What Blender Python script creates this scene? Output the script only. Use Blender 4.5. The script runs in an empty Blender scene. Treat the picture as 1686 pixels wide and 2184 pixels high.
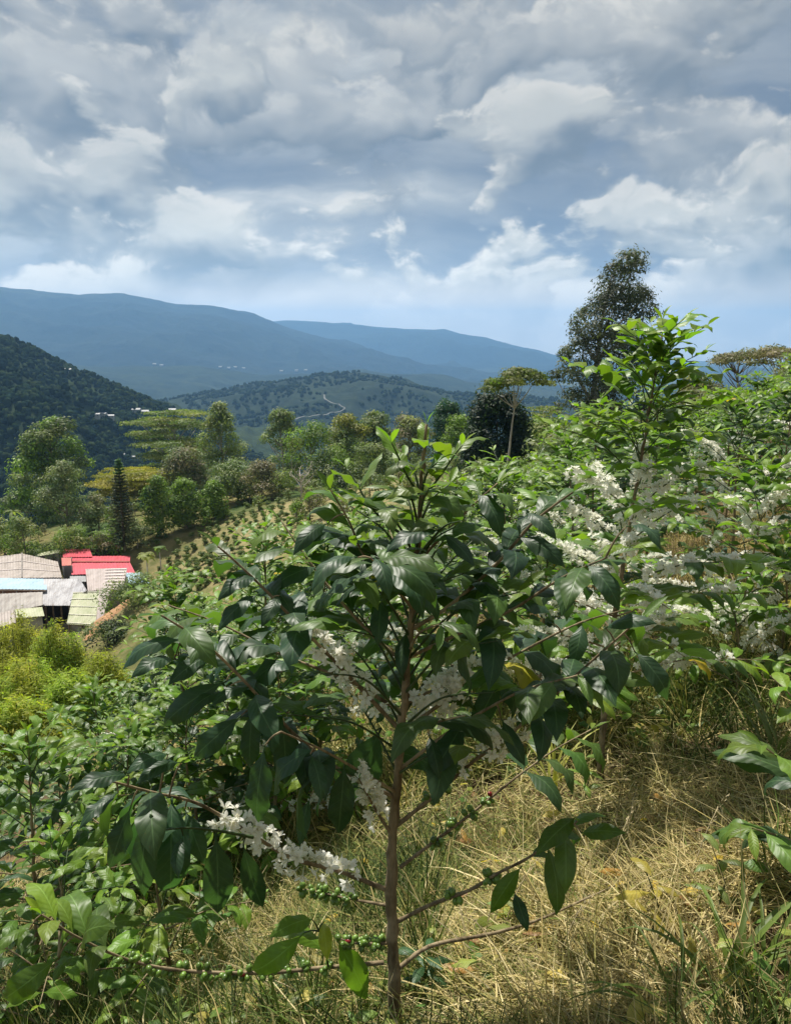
import bpy, math, random
import numpy as np
from mathutils import Vector, Matrix

# ------------------------------------------------------------------ camera
PITCH = math.radians(12.27)
FOC, CX, CY = 1681.0, 843.0, 1091.5          # photo measured on a 1686 x 2183 grid
cosP, sinP = math.cos(PITCH), math.sin(PITCH)
scene = bpy.context.scene
col = scene.collection
cam_d = bpy.data.cameras.new('camera')
cam = bpy.data.objects.new('camera', cam_d)
col.objects.link(cam)
cam.location = (0, 0, 0)
cam.rotation_euler = (math.pi / 2 - PITCH, 0, 0)
cam_d.sensor_fit = 'VERTICAL'
cam_d.angle = 2 * math.atan(CY / FOC)
cam_d.clip_start, cam_d.clip_end = 0.05, 80000
scene.camera = cam

# ------------------------------------------------------------------ world: cloudy sky
SUN_AZ, SUN_EL = math.radians(-28), math.radians(60)
world = bpy.data.worlds.new('World')
scene.world = world
world.use_nodes = True
wt = world.node_tree
wt.nodes.clear()


class NT:
    """tiny helper to write node graphs as expressions"""
    def __init__(s, tree): s.t = tree
    def n(s, kind, **props):
        nd = s.t.nodes.new(kind)
        for k, v in props.items(): setattr(nd, k, v)
        return nd
    def put(s, sock, v):
        if hasattr(v, 'is_output'): s.t.links.new(v, sock)
        elif v is not None: sock.default_value = v
    def math(s, op, a, b=None, c=None, clamp=False):
        nd = s.n('ShaderNodeMath', operation=op, use_clamp=clamp)
        s.put(nd.inputs[0], a); s.put(nd.inputs[1], b); s.put(nd.inputs[2], c)
        return nd.outputs[0]
    def vmath(s, op, a, b=None, scale=None):
        nd = s.n('ShaderNodeVectorMath', operation=op)
        s.put(nd.inputs[0], a); s.put(nd.inputs[1], b)
        if scale is not None: s.put(nd.inputs['Scale'], scale)
        return nd.outputs['Value'] if op in ('DOT_PRODUCT', 'LENGTH', 'DISTANCE') else nd.outputs['Vector']
    def noise(s, vec, scale, detail=2, rough=.5, lac=2.0, dist=0.0, out='Fac'):
        nd = s.n('ShaderNodeTexNoise')
        s.put(nd.inputs['Vector'], vec); s.put(nd.inputs['Scale'], scale); s.put(nd.inputs['Detail'], detail)
        s.put(nd.inputs['Roughness'], rough); s.put(nd.inputs['Lacunarity'], lac); s.put(nd.inputs['Distortion'], dist)
        return nd.outputs[out]
    def range(s, v, a, b, c=0.0, d=1.0, smooth=True):
        nd = s.n('ShaderNodeMapRange', interpolation_type='SMOOTHSTEP' if smooth else 'LINEAR')
        s.put(nd.inputs[0], v); s.put(nd.inputs[1], a); s.put(nd.inputs[2], b); s.put(nd.inputs[3], c); s.put(nd.inputs[4], d)
        return nd.outputs[0]
    def mix(s, f, a, b, blend='MIX'):
        nd = s.n('ShaderNodeMix', data_type='RGBA', blend_type=blend)
        s.put(nd.inputs['Factor'], f)
        s.put(nd.inputs[6], a if hasattr(a, 'is_output') else (*a, 1)); s.put(nd.inputs[7], b if hasattr(b, 'is_output') else (*b, 1))
        return nd.outputs[2]
    def xyz(s, x, y, z):
        nd = s.n('ShaderNodeCombineXYZ')
        s.put(nd.inputs[0], x); s.put(nd.inputs[1], y); s.put(nd.inputs[2], z)
        return nd.outputs[0]
    def sep(s, v):
        nd = s.n('ShaderNodeSeparateXYZ'); s.put(nd.inputs[0], v)
        return nd.outputs


SKY_SEED = 9.7


def build_sky():
    g = NT(wt)
    sky = g.n('ShaderNodeTexSky', sky_type='NISHITA')
    sky.sun_disc = False
    sky.sun_elevation, sky.sun_rotation = SUN_EL, SUN_AZ % (2 * math.pi)
    sky.altitude = 1500
    d = g.vmath('NORMALIZE', g.n('ShaderNodeTexCoord').outputs['Generated'])
    x, y, z = g.sep(d)
    az = g.math('ARCTAN2', x, y)
    el = g.math('ARCSINE', z)
    q = g.xyz(az, g.math('MULTIPLY', el, 1.55), SKY_SEED)
    warp = g.vmath('SUBTRACT', g.noise(q, 4.5, 4, .5, out='Color'), (.5, .5, .5))
    qw = g.vmath('ADD', q, g.vmath('SCALE', warp, scale=.13))
    # soft layered deck behind
    qs = g.vmath('MULTIPLY', qw, (1.0, 2.1, 1.0))
    b1 = g.noise(qs, 2.6, 6, .5)
    b2 = g.noise(g.vmath('ADD', qs, (-.02, .10, 0.0)), 2.6, 6, .5)
    deck = g.mix(g.range(b1, .34, .66), (2.7, 3.3, 4.4), (5.6, 6.1, 6.7))
    deck = g.mix(g.range(g.math('SUBTRACT', b1, b2), .03, .20), deck, (8.2, 8.5, 8.8))

    def heap(off, sc, lo, hi, dark, light, amount):
        """one bank of heaped clouds whose tops catch the light"""
        p = g.vmath('ADD', qw, off)
        c1 = g.noise(p, sc, 9, .52)
        s1 = g.noise(p, sc, 4, .5)
        s2 = g.noise(g.vmath('ADD', p, (-.014, .055, 0.0)), sc, 4, .5)
        sh = g.math('SUBTRACT', s1, s2)
        t1 = g.math('SUBTRACT', c1, g.noise(g.vmath('ADD', p, (-.006, .018, 0.0)), sc, 9, .52))
        colr = g.mix(g.range(sh, -.13, .15), dark, light)
        colr = g.mix(g.math('MULTIPLY', g.range(t1, .010, .065), g.range(c1, hi + .16, lo)), colr, (9.6, 9.6, 9.5))
        return g.math('MULTIPLY', g.range(c1, lo, hi), amount), colr

    m1, c1 = heap((3.1, .4, 1.0), 4.2, .47, .535, (2.6, 3.1, 3.8), (6.8, 7.1, 7.4), .9)
    m2, c2 = heap((7.7, 2.2, 5.0), 5.6, .50, .555, (2.9, 3.4, 4.1), (7.4, 7.7, 7.8), .9)
    cloud = g.mix(m1, deck, c1)
    cloud = g.mix(g.math('MULTIPLY', m2, g.range(el, .42, .25)), cloud, c2)
    cloud = g.mix(g.range(el, .20, .06), cloud, g.mix(1.0, g.mix(1.0, cloud, (1.9, 1.88, 1.82), 'MULTIPLY'), (1.6, 1.7, 1.9), 'SUBTRACT'))
    cloud = g.mix(1.0, g.mix(1.0, cloud, (1.20, 1.19, 1.17), 'MULTIPLY'), (1.05, 1.05, 1.05), 'SUBTRACT')
    glow = g.range(el, .17, .04)                       # thin bright air along the horizon
    cloud = g.mix(g.math('MULTIPLY', glow, .12), cloud, (11.5, 11.5, 11.3))
    cloud = g.mix(g.math('MULTIPLY', g.math('MULTIPLY', g.range(el, .085, .04), .6), g.range(b1, .25, .55, .55, 1.0)), cloud, (19.5, 17.9, 15.8))
    clear = g.math('MULTIPLY', g.range(b1, .66, .80), .4)
    allc = g.mix(1.0, g.mix(clear, cloud, sky.outputs[0]), (.715, .685, .635), 'MULTIPLY')
    bg = g.n('ShaderNodeBackground')
    g.put(bg.inputs[0], allc)
    bg.inputs[1].default_value = 0.060
    out = g.n('ShaderNodeOutputWorld')
    wt.links.new(bg.outputs[0], out.inputs[0])


build_sky()

# ------------------------------------------------------------------ sun and exposure
sun_d = bpy.data.lights.new('sun', 'SUN')
sun_d.energy, sun_d.angle, sun_d.color = 3.9, math.radians(1.2), (1.0, .95, .86)
sun = bpy.data.objects.new('sun', sun_d)
col.objects.link(sun)
sdir = Vector((math.sin(SUN_AZ) * math.cos(SUN_EL), math.cos(SUN_AZ) * math.cos(SUN_EL), math.sin(SUN_EL)))
sun.rotation_euler = sdir.to_track_quat('Z', 'Y').to_euler()
scene.view_settings.view_transform = 'Standard'
scene.view_settings.look = 'None'
scene.view_settings.exposure = 0.84
scene.view_settings.gamma = 1.0
scene.view_settings.use_curve_mapping = False
scene.cycles.use_denoising = True
scene.cycles.max_bounces = 8
scene.cycles.diffuse_bounces = 3
scene.cycles.glossy_bounces = 2
scene.cycles.transmission_bounces = 4
scene.cycles.volume_bounces = 1

# ------------------------------------------------------------------ helpers
def ray(x, y):
    cx, cy = (x - CX) / FOC, (CY - y) / FOC
    return np.array([cx, cosP + cy * sinP, -sinP + cy * cosP])


def pix(x, y, depth):
    r = ray(x, y)
    return r * (depth / r[1])


def tag(o, label=None, cat=None, group=None, kind=None):
    if label: o['label'] = label
    if cat: o['category'] = cat
    if group: o['group'] = group
    if kind: o['kind'] = kind
    return o


def empty(name, loc=(0, 0, 0), rz=0.0, sc=1.0):
    o = bpy.data.objects.new(name, None)
    o.empty_display_size = .1
    o.location = loc
    o.rotation_euler = (0, 0, rz)
    o.scale = (sc, sc, sc)
    col.objects.link(o)
    return o


def mesh(name, V, F, mat=None, smooth=False, tint=None, uv=None):
    """mesh data from arrays; F is an (n,3|4) array or a list of tuples"""
    me = bpy.data.meshes.new(name)
    V = np.asarray(V, dtype=np.float32)
    if isinstance(F, np.ndarray):
        n, k = F.shape
        me.vertices.add(len(V)); me.vertices.foreach_set('co', V.ravel())
        me.loops.add(n * k); me.loops.foreach_set('vertex_index', F.astype(np.int32).ravel())
        me.polygons.add(n)
        me.polygons.foreach_set('loop_start', np.arange(0, n * k, k, dtype=np.int32))
        me.polygons.foreach_set('loop_total', np.full(n, k, dtype=np.int32))
        me.update(calc_edges=True)
    else:
        me.from_pydata(V.tolist(), [], F)
    if smooth: me.polygons.foreach_set('use_smooth', np.ones(len(me.polygons), dtype=bool))
    if tint is not None:
        a = me.color_attributes.new('tint', 'FLOAT_COLOR', 'POINT')
        c = np.ones((len(V), 4), dtype=np.float32); c[:, :3] = tint
        a.data.foreach_set('color', c.ravel())
    if uv is not None:
        l = me.uv_layers.new(name='uv')
        idx = np.empty(len(me.loops), dtype=np.int32); me.loops.foreach_get('vertex_index', idx)
        l.data.foreach_set('uv', np.asarray(uv, dtype=np.float32)[idx].ravel())
    if mat: me.materials.append(mat)
    return me


def obj(name, me, parent=None, mat4=None):
    o = bpy.data.objects.new(name, me)
    if parent: o.parent = parent
    if mat4 is not None: o.matrix_basis = mat4
    col.objects.link(o)
    return o


class MB:
    """collects pieces into one mesh"""
    def __init__(s): s.V, s.F, s.k = [], [], 0
    def add(s, V, F):
        s.V.append(np.asarray(V, float)); s.F += [tuple(int(i) + s.k for i in f) for f in F]; s.k += len(V)
        return s
    def box(s, c, size, rz=0.0):
        x, y, z = np.array(size) / 2
        V = np.array([(-x, -y, -z), (x, -y, -z), (x, y, -z), (-x, y, -z), (-x, -y, z), (x, -y, z), (x, y, z), (-x, y, z)])
        a, b = math.cos(rz), math.sin(rz)
        V = V @ np.array([[a, b, 0], [-b, a, 0], [0, 0, 1]]) + np.array(c)
        return s.add(V, [(0, 3, 2, 1), (4, 5, 6, 7), (0, 1, 5, 4), (1, 2, 6, 5), (2, 3, 7, 6), (3, 0, 4, 7)])
    def hexa(s, lo, hi):
        return s.add(np.vstack([lo, hi]), [(0, 3, 2, 1), (4, 5, 6, 7), (0, 1, 5, 4), (1, 2, 6, 5), (2, 3, 7, 6), (3, 0, 4, 7)])
    def tube(s, pts, radii, n=6):
        V, F = tube(pts, radii, n)
        return s.add(V, F)
    def build(s, name, mat, parent=None, smooth=False, tint=None):
        return obj(name, mesh(name, np.vstack(s.V), s.F, mat, smooth, tint), parent)


def tube(pts, radii, n=6):
    pts = np.asarray(pts, float); m = len(pts)
    T = np.gradient(pts, axis=0); T /= np.linalg.norm(T, axis=1)[:, None] + 1e-12
    ref = np.array([0., 0., 1.]) if abs(T[0][2]) < .9 else np.array([1., 0., 0.])
    V = []
    A = np.cross(T[0], ref); A /= np.linalg.norm(A)
    ang = np.arange(n) / n * 2 * math.pi
    for i in range(m):
        A = A - T[i] * A.dot(T[i]); A /= np.linalg.norm(A) + 1e-12
        B = np.cross(T[i], A)
        V.append(pts[i] + radii[i] * (np.cos(ang)[:, None] * A + np.sin(ang)[:, None] * B))
    V = np.vstack(V)
    F = [(i * n + j, i * n + (j + 1) % n, (i + 1) * n + (j + 1) % n, (i + 1) * n + j) for i in range(m - 1) for j in range(n)]
    F.append(tuple(range((m - 1) * n, m * n)))
    return V, F


def smooth_path(pts, n):
    """Catmull-Rom resample"""
    P = np.asarray(pts, float)
    if len(P) < 3:
        t = np.linspace(0, 1, n)[:, None]
        return P[0] * (1 - t) + P[-1] * t
    Q = np.vstack([2 * P[0] - P[1], P, 2 * P[-1] - P[-2]])
    out = []
    for s in np.linspace(0, len(P) - 1 - 1e-9, n):
        i = int(s); t = s - i
        a, b, c, d = Q[i], Q[i + 1], Q[i + 2], Q[i + 3]
        out.append(.5 * ((2 * b) + (c - a) * t + (2 * a - 5 * b + 4 * c - d) * t * t + (-a + 3 * b - 3 * c + d) * t ** 3))
    return np.array(out)


def _hash(i, j, seed):
    h = (i.astype(np.int64) * 374761393 + j.astype(np.int64) * 668265263 + seed * 982451653) & 0x7fffffff
    h = ((h ^ (h >> 13)) * 1274126177) & 0x7fffffff
    return ((h ^ (h >> 16)) & 0xffff) / 65535.0


def vnoise(x, y, seed=0):
    i, j = np.floor(x), np.floor(y)
    fx, fy = x - i, y - j
    fx, fy = fx * fx * (3 - 2 * fx), fy * fy * (3 - 2 * fy)
    a, b, c, d = _hash(i, j, seed), _hash(i + 1, j, seed), _hash(i, j + 1, seed), _hash(i + 1, j + 1, seed)
    return (a * (1 - fx) + b * fx) * (1 - fy) + (c * (1 - fx) + d * fx) * fy - .5


def fbm(x, y, seed=0, octv=4, ridged=False):
    x, y = np.asarray(x, float), np.asarray(y, float)
    r, a = 0, 1.0
    for k in range(octv):
        v = vnoise(x, y, seed + k)
        r = r + a * ((.5 - 2 * np.abs(v)) if ridged else v)
        x, y, a = x * 2.03 + 17.1, y * 2.03 - 9.3, a * .5
    return r


def sstep(a, b, x):
    t = np.clip((x - a) / (b - a), 0, 1)
    return t * t * (3 - 2 * t)

# ------------------------------------------------------------------ materials
def new_mat(name):
    m = bpy.data.materials.new(name)
    m.use_nodes = True
    m.node_tree.nodes.clear()
    return m, NT(m.node_tree)


def finish(g, shader, disp=None):
    o = g.n('ShaderNodeOutputMaterial')
    g.t.links.new(shader, o.inputs[0])


def principled(g, color, rough=.6, spec=.5, normal=None, metal=0.0, coat=0.0):
    b = g.n('ShaderNodeBsdfPrincipled')
    g.put(b.inputs['Base Color'], color if hasattr(color, 'is_output') else (*color, 1))
    g.put(b.inputs['Roughness'], rough); g.put(b.inputs['Specular IOR Level'], spec); g.put(b.inputs['Metallic'], metal)
    g.put(b.inputs['Coat Weight'], coat)
    if normal is not None: g.put(b.inputs['Normal'], normal)
    return b.outputs[0]


def bump(g, h, strength=.4, dist=.01):
    b = g.n('ShaderNodeBump')
    g.put(b.inputs['Height'], h); b.inputs['Strength'].default_value = strength; b.inputs['Distance'].default_value = dist
    return b.outputs[0]


def with_translucent(g, shader, color, fac):
    t = g.n('ShaderNodeBsdfTranslucent')
    g.put(t.inputs[0], color)
    m = g.n('ShaderNodeMixShader')
    g.put(m.inputs[0], fac)
    g.t.links.new(shader, m.inputs[1]); g.t.links.new(t.outputs[0], m.inputs[2])
    return m.outputs[0]


def pos(g): return g.n('ShaderNodeNewGeometry').outputs['Position']
def objco(g): return g.n('ShaderNodeTexCoord').outputs['Object']


def simple(name, color, rough=.6, var=.25, scale=8.0, spec=.4, bumps=0.0, metal=0.0):
    m, g = new_mat(name)
    n = g.noise(objco(g), scale, 5, .6)
    c = g.mix(g.range(n, .3, .7), tuple(v * (1 - var) for v in color), tuple(min(1, v * (1 + var)) for v in color))
    nm = bump(g, n, bumps, .02) if bumps else None
    finish(g, principled(g, c, rough, spec, nm, metal))
    return m


def leaf_material(name, source):
    """glossy coffee leaf; colour of each leaf from the object or from the mesh tint"""
    m, g = new_mat(name)
    if source == 'object':
        base = g.n('ShaderNodeObjectInfo').outputs['Color']
    else:
        a = g.n('ShaderNodeAttribute'); a.attribute_name = 'tint'; base = a.outputs['Color']
    uvn = g.n('ShaderNodeUVMap'); uvn.uv_map = 'uv'
    u, v, _ = g.sep(uvn.outputs[0])
    au = g.math('ABSOLUTE', u)
    mid = g.range(au, .015, .075, 1.0, 0.0)
    ph = g.math('ADD', g.math('MULTIPLY', v, 9.5), g.math('MULTIPLY', g.math('POWER', au, .75), -1.7))
    fr = g.math('ABSOLUTE', g.math('SUBTRACT', g.math('FRACT', ph), .5))
    vein = g.math('MULTIPLY', g.range(fr, .0, .10, 1.0, 0.0), g.range(au, .55, 1.0, 1.0, .25))
    n = g.noise(g.vmath('ADD', objco(g), base), 9.0, 4, .6)
    c = g.mix(g.range(n, .25, .75), base, g.mix(1.0, base, (1.5, 1.42, 1.3), 'MULTIPLY'))
    pale = g.mix(1.0, g.mix(1.0, base, (1.5, 1.5, 1.5), 'MULTIPLY'), (.060, .092, .035), 'ADD')
    c = g.mix(g.math('MULTIPLY', mid, .9), c, pale)
    c = g.mix(g.math('MULTIPLY', vein, .30), c, pale)
    sp = g.noise(g.vmath('ADD', objco(g), g.vmath('SCALE', base, scale=37.0)), 26.0, 2, .5)
    c = g.mix(g.math('MULTIPLY', g.range(sp, .70, .76), .8), c, (.10, .075, .03))
    back = g.n('ShaderNodeNewGeometry').outputs['Backfacing']
    under = g.mix(1.0, g.mix(1.0, base, (1.6, 1.55, 1.5), 'MULTIPLY'), (.02, .035, .012), 'ADD')
    c = g.mix(back, c, under)
    h = g.math('SUBTRACT', g.math('COSINE', g.math('MULTIPLY', ph, 6.2832)), g.math('MULTIPLY', mid, 1.5))
    h = g.math('ADD', h, g.math('MULTIPLY', n, .8))
    nm = bump(g, h, .16, .0012)
    rough = g.math('ADD', .43, g.math('MULTIPLY', back, .25))
    s = principled(g, c, rough, .33, nm)
    tr = g.mix(1.0, g.mix(1.0, base, (2.6, 2.9, 1.1), 'MULTIPLY'), (.022, .045, .002), 'ADD')
    s = with_translucent(g, s, tr, .30)
    finish(g, s)
    return m


def foliage_material(name, trans=.3, rough=.55, gain=(1.5, 1.7, .8), spec=.3):
    m, g = new_mat(name)
    a = g.n('ShaderNodeAttribute'); a.attribute_name = 'tint'; base = a.outputs['Color']
    s = principled(g, base, rough, spec)
    s = with_translucent(g, s, g.mix(1.0, base, gain, 'MULTIPLY'), trans)
    finish(g, s)
    return m


def bark_material(name, c1, c2, scale=20.0):
    m, g = new_mat(name)
    o = objco(g)
    st = g.vmath('MULTIPLY', o, (1, 1, .22))
    n = g.noise(st, scale, 6, .65)
    n2 = g.noise(o, scale * .25, 3, .5)
    c = g.mix(g.range(n, .3, .7), c1, c2)
    c = g.mix(g.math('MULTIPLY', g.range(n2, .5, .65), .5), c, tuple(min(1, v * 1.5 + .03) for v in c2))
    finish(g, principled(g, c, .85, .2, bump(g, n, .8, .25 / scale)))
    return m


M = {}
M['leaf'] = leaf_material('coffee_leaf', 'object')
M['leaf_mass'] = leaf_material('coffee_leaf_mass', 'tint')
M['foliage'] = foliage_material('tree_foliage')
M['feather'] = foliage_material('feathery_foliage', .55, .6, (1.4, 1.5, .55))
M['far_wood'] = foliage_material('far_woodland', .15, .9, (1.3, 1.4, .8), .0)
M['straw'] = foliage_material('straw', .25, .7, (1.2, 1.15, .9))
M['coffee_bark'] = bark_material('coffee_bark', (.095, .070, .038), (.31, .24, .145), 45.0)
M['bark'] = bark_material('grey_bark', (.11, .085, .06), (.30, .25, .19), 3.0)
M['pale_bark'] = bark_material('pale_bark', (.30, .26, .22), (.55, .50, .44), 3.0)
M['twig'] = simple('green_twig', (.045, .075, .022), .5, .35, 40)
M['petal'] = foliage_material('flower_petal', .5, .5, (1.05, 1.03, .97))
M['cherry'] = None


def obj_colour_mat(name, rough, spec=.5, var=.3):
    m, g = new_mat(name)
    base = g.n('ShaderNodeObjectInfo').outputs['Color']
    n = g.noise(objco(g), 60.0, 3, .5)
    c = g.mix(g.range(n, .3, .7), g.mix(1.0, base, (1 - var,) * 3, 'MULTIPLY'), g.mix(1.0, base, (1 + var,) * 3, 'MULTIPLY'))
    finish(g, principled(g, c, rough, spec))
    return m


M['cherry'] = obj_colour_mat('coffee_cherry', .32)


def ground_material():
    m, g = new_mat('dry_grass_ground')
    p = pos(g)
    n1 = g.noise(p, .6, 6, .6)
    n2 = g.noise(p, 7.0, 8, .7)
    n3 = g.noise(p, 60.0, 4, .7)
    near = g.mix(g.range(n2, .35, .65), (.045, .030, .017), (.14, .10, .050))
    near = g.mix(g.math('MULTIPLY', g.range(n1, .45, .62), .55), near, (.075, .085, .022))
    near = g.mix(g.range(n3, .35, .7), near, g.mix(1.0, near, (1.7, 1.6, 1.5), 'MULTIPLY'))
    f1 = g.noise(p, .045, 5, .6)
    f2 = g.noise(p, .5, 6, .65)
    far = g.mix(g.range(f1, .42, .58), (.050, .085, .018), (.20, .165, .065))
    far = g.mix(g.range(f2, .4, .65), far, g.mix(1.0, far, (.55, .65, .5), 'MULTIPLY'))
    dist = g.vmath('LENGTH', p)
    valley = g.noise(p, .004, 6, .62)
    vcol = g.mix(g.range(valley, .40, .62), (.020, .036, .018), (.085, .095, .050))
    c = g.mix(g.range(dist, 25.0, 60.0), near, far)
    fd = g.vmath('DISTANCE', p, (-19.0, 100.0, -24.0))
    tan = g.mix(g.range(f2, .38, .66), (.27, .22, .105), (.14, .145, .05))
    c = g.mix(g.range(g.math('ADD', fd, g.math('MULTIPLY', f1, 16.0)), 40.0, 26.0), c, tan)
    c = g.mix(g.range(dist, 180.0, 400.0), c, vcol)
    nm = bump(g, g.math('ADD', n2, g.math('MULTIPLY', n3, .4)), .6, .06)
    finish(g, principled(g, c, .9, .15, nm))
    return m


def hill_material(name, dark, mid, light, scale, patch):
    m, g = new_mat(name)
    p = pos(g)
    n1 = g.noise(p, scale, 8, .66)
    n2 = g.noise(p, scale * .22, 5, .6)
    n3 = g.noise(p, scale * 5, 4, .6)
    c = g.mix(g.range(n1, .38, .62), dark, mid)
    c = g.mix(g.math('MULTIPLY', g.range(n2, .54, .66), patch), c, light)
    c = g.mix(g.range(n3, .35, .7), c, g.mix(1.0, c, (1.5, 1.5, 1.4), 'MULTIPLY'))
    nm = bump(g, g.math('ADD', n1, g.math('MULTIPLY', n3, .3)), 1.0, 3.0 / scale * .03)
    finish(g, principled(g, c, .95, .05, nm))
    return m


M['ground'] = ground_material()
M['hill_near'] = hill_material('forested_hillside', (.016, .027, .014), (.028, .042, .018), (.040, .054, .022), .012, .25)
M['hill_mid'] = hill_material('hazy_hillside', (.014, .023, .016), (.022, .032, .019), (.036, .046, .026), .006, .5)
M['mountain'] = hill_material('mountain_forest', (.008, .013, .011), (.014, .020, .014), (.045, .052, .034), .0016, .6)
# ------------------------------------------------------------------ terrain
def plane_z(x, y): return -1.3 + .40 * x - .25 * y


CTRL = [(x, y, plane_z(x, y) - .16 * max(0, -x - 2) * max(0, y - 8) / 10) for x in (-12, -7, -2, 3, 8, 15, 24) for y in (-12, -4, 2, 7, 13, 20, 29)]
CTRL += [(-45, 100, -36), (-30, 106, -36), (-55, 108, -36.5), (-42, 92, -36), (-20, 45, -27), (-14, 38, -22.5), (-30, 48, -31), (-35, 75, -35),
         (70, 60, 1), (80, 110, -8), (-80, 60, -42), (-90, 130, -44), (0, -40, 7), (40, -30, 16), (-40, -30, -10), (0, 60, -15), (15, 70, -12)]
CTRL += [tuple(pix(*a)) for a in ((330, 1232, 88), (420, 1182, 95), (520, 1122, 110), (600, 1078, 120), (333, 1150, 120), (455, 1112, 125),
                                  (100, 1110, 152), (50, 1172, 118), (750, 1040, 140), (600, 1050, 140), (900, 1000, 140), (1260, 930, 105),
                                  (1065, 1035, 85), (1600, 872, 60), (1500, 900, 85), (250, 1172, 120))]
CTRL = np.array(CTRL, float)
_res = CTRL[:, 2] - plane_z(CTRL[:, 0], CTRL[:, 1])
_D = np.hypot(CTRL[:, None, 0] - CTRL[None, :, 0], CTRL[:, None, 1] - CTRL[None, :, 1])
_W = np.linalg.solve(_D + 1e-3 * np.eye(len(CTRL)), _res)


def ground_z(x, y):
    x, y = np.atleast_1d(np.asarray(x, float)), np.atleast_1d(np.asarray(y, float))
    z = plane_z(x, y) + (np.hypot(x[:, None] - CTRL[None, :, 0], y[:, None] - CTRL[None, :, 1]) @ _W)
    r = np.hypot(x, y)
    val = np.interp(r, [0, 150, 300, 600, 1500, 3000, 20000], [-25, -40, -85, -150, -260, -330, -330])
    val = val + 45 * fbm(x / 900, y / 900, 5, 4) * sstep(500, 2000, r)
    k = sstep(165, 330, r)
    z = z * (1 - k) + val * k
    return z + .10 * fbm(x / 1.3, y / 1.3, 3, 4) * sstep(.2, 2.0, r)


def gz(x, y): return float(ground_z([x], [y])[0])


def build_ground():
    az = np.radians(np.concatenate([np.arange(-45, 45, .6), np.arange(45, 315, 5.0)]))
    rad = np.concatenate([[.15], np.geomspace(.35, 14000, 190)])
    A, R = np.meshgrid(az, rad)
    X, Y = (R * np.sin(A)).ravel(), (R * np.cos(A)).ravel()
    Z = ground_z(X, Y)
    V = np.column_stack([X, Y, Z])
    n, m = len(az), len(rad)
    i, j = np.meshgrid(np.arange(m - 1), np.arange(n), indexing='ij')
    F = np.stack([i * n + j, i * n + (j + 1) % n, (i + 1) * n + (j + 1) % n, (i + 1) * n + j], -1).reshape(-1, 4)[:, ::-1]
    V = np.vstack([V, [[0, 0, V[:n, 2].mean()]]])
    o = obj('ground', mesh('ground', V, F, M['ground'], True))
    tag(o, 'steep hillside of dry straw and green patches dropping to the valley', kind='structure')


build_ground()
KPX = FOC * (cosP + (CY - 726) / FOC * sinP)          # pixels per unit of tan(azimuth) near the horizon


class Hill:
    def __init__(s, name, prof, R0, Rn, Rf, base, mat, amp, nsc, seed, label, rough=.12):
        s.__dict__.update(locals())
        s.px = np.array([p[0] for p in prof], float)
        sl = []
        for p in prof:
            r = ray(*p); sl.append(r[2] / math.hypot(r[0], r[1]))
        s.sl = np.array(sl)
    def z(s, x, y):
        R = np.hypot(x, y)
        px = CX + KPX * x / np.maximum(y, 1e-6)
        R0 = s.R0 * (1 + s.rough * fbm(px / 260, px * 0 + 3.1, s.seed, 3))
        zr = np.interp(px, s.px, s.sl) * R0
        t = np.where(R < R0, (R - s.Rn) / (R0 - s.Rn), (s.Rf - R) / (s.Rf - R0))
        t = np.clip(t, 0, 1)
        w = np.where(R < R0, t ** .85, t * t * (3 - 2 * t))
        gul = fbm(x / s.nsc, y / s.nsc, s.seed + 40, 5, True)
        z = s.base + (zr - s.base) * w + s.amp * (gul - .1) * np.sin(np.pi * np.clip(t, 0, 1)) ** .7
        return z + s.amp * .06 * fbm(x / s.nsc * 9, y / s.nsc * 9, s.seed + 7, 3) * sstep(0, .15, t)
    def build(s, step=5.0, rows=90):
        px = np.arange(s.px[0], s.px[-1] + 1, step)
        ta = (px - CX) / KPX
        c = 1 / np.sqrt(1 + ta * ta)
        R = np.concatenate([np.linspace(s.Rn, s.R0 * 1.12, rows), np.linspace(s.R0 * 1.12, s.Rf, 14)[1:]])
        X = (R[:, None] * (ta * c)[None]).ravel(); Y = (R[:, None] * c[None]).ravel()
        V = np.column_stack([X, Y, s.z(X, Y)])
        n, m = len(px), len(R)
        i, j = np.meshgrid(np.arange(m - 1), np.arange(n - 1), indexing='ij')
        F = np.stack([i * n + j, i * n + j + 1, (i + 1) * n + j + 1, (i + 1) * n + j], -1).reshape(-1, 4)
        o = obj(s.name, mesh(s.name, V, F, s.mat, True))
        tag(o, s.label, kind='structure')
        return o


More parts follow.
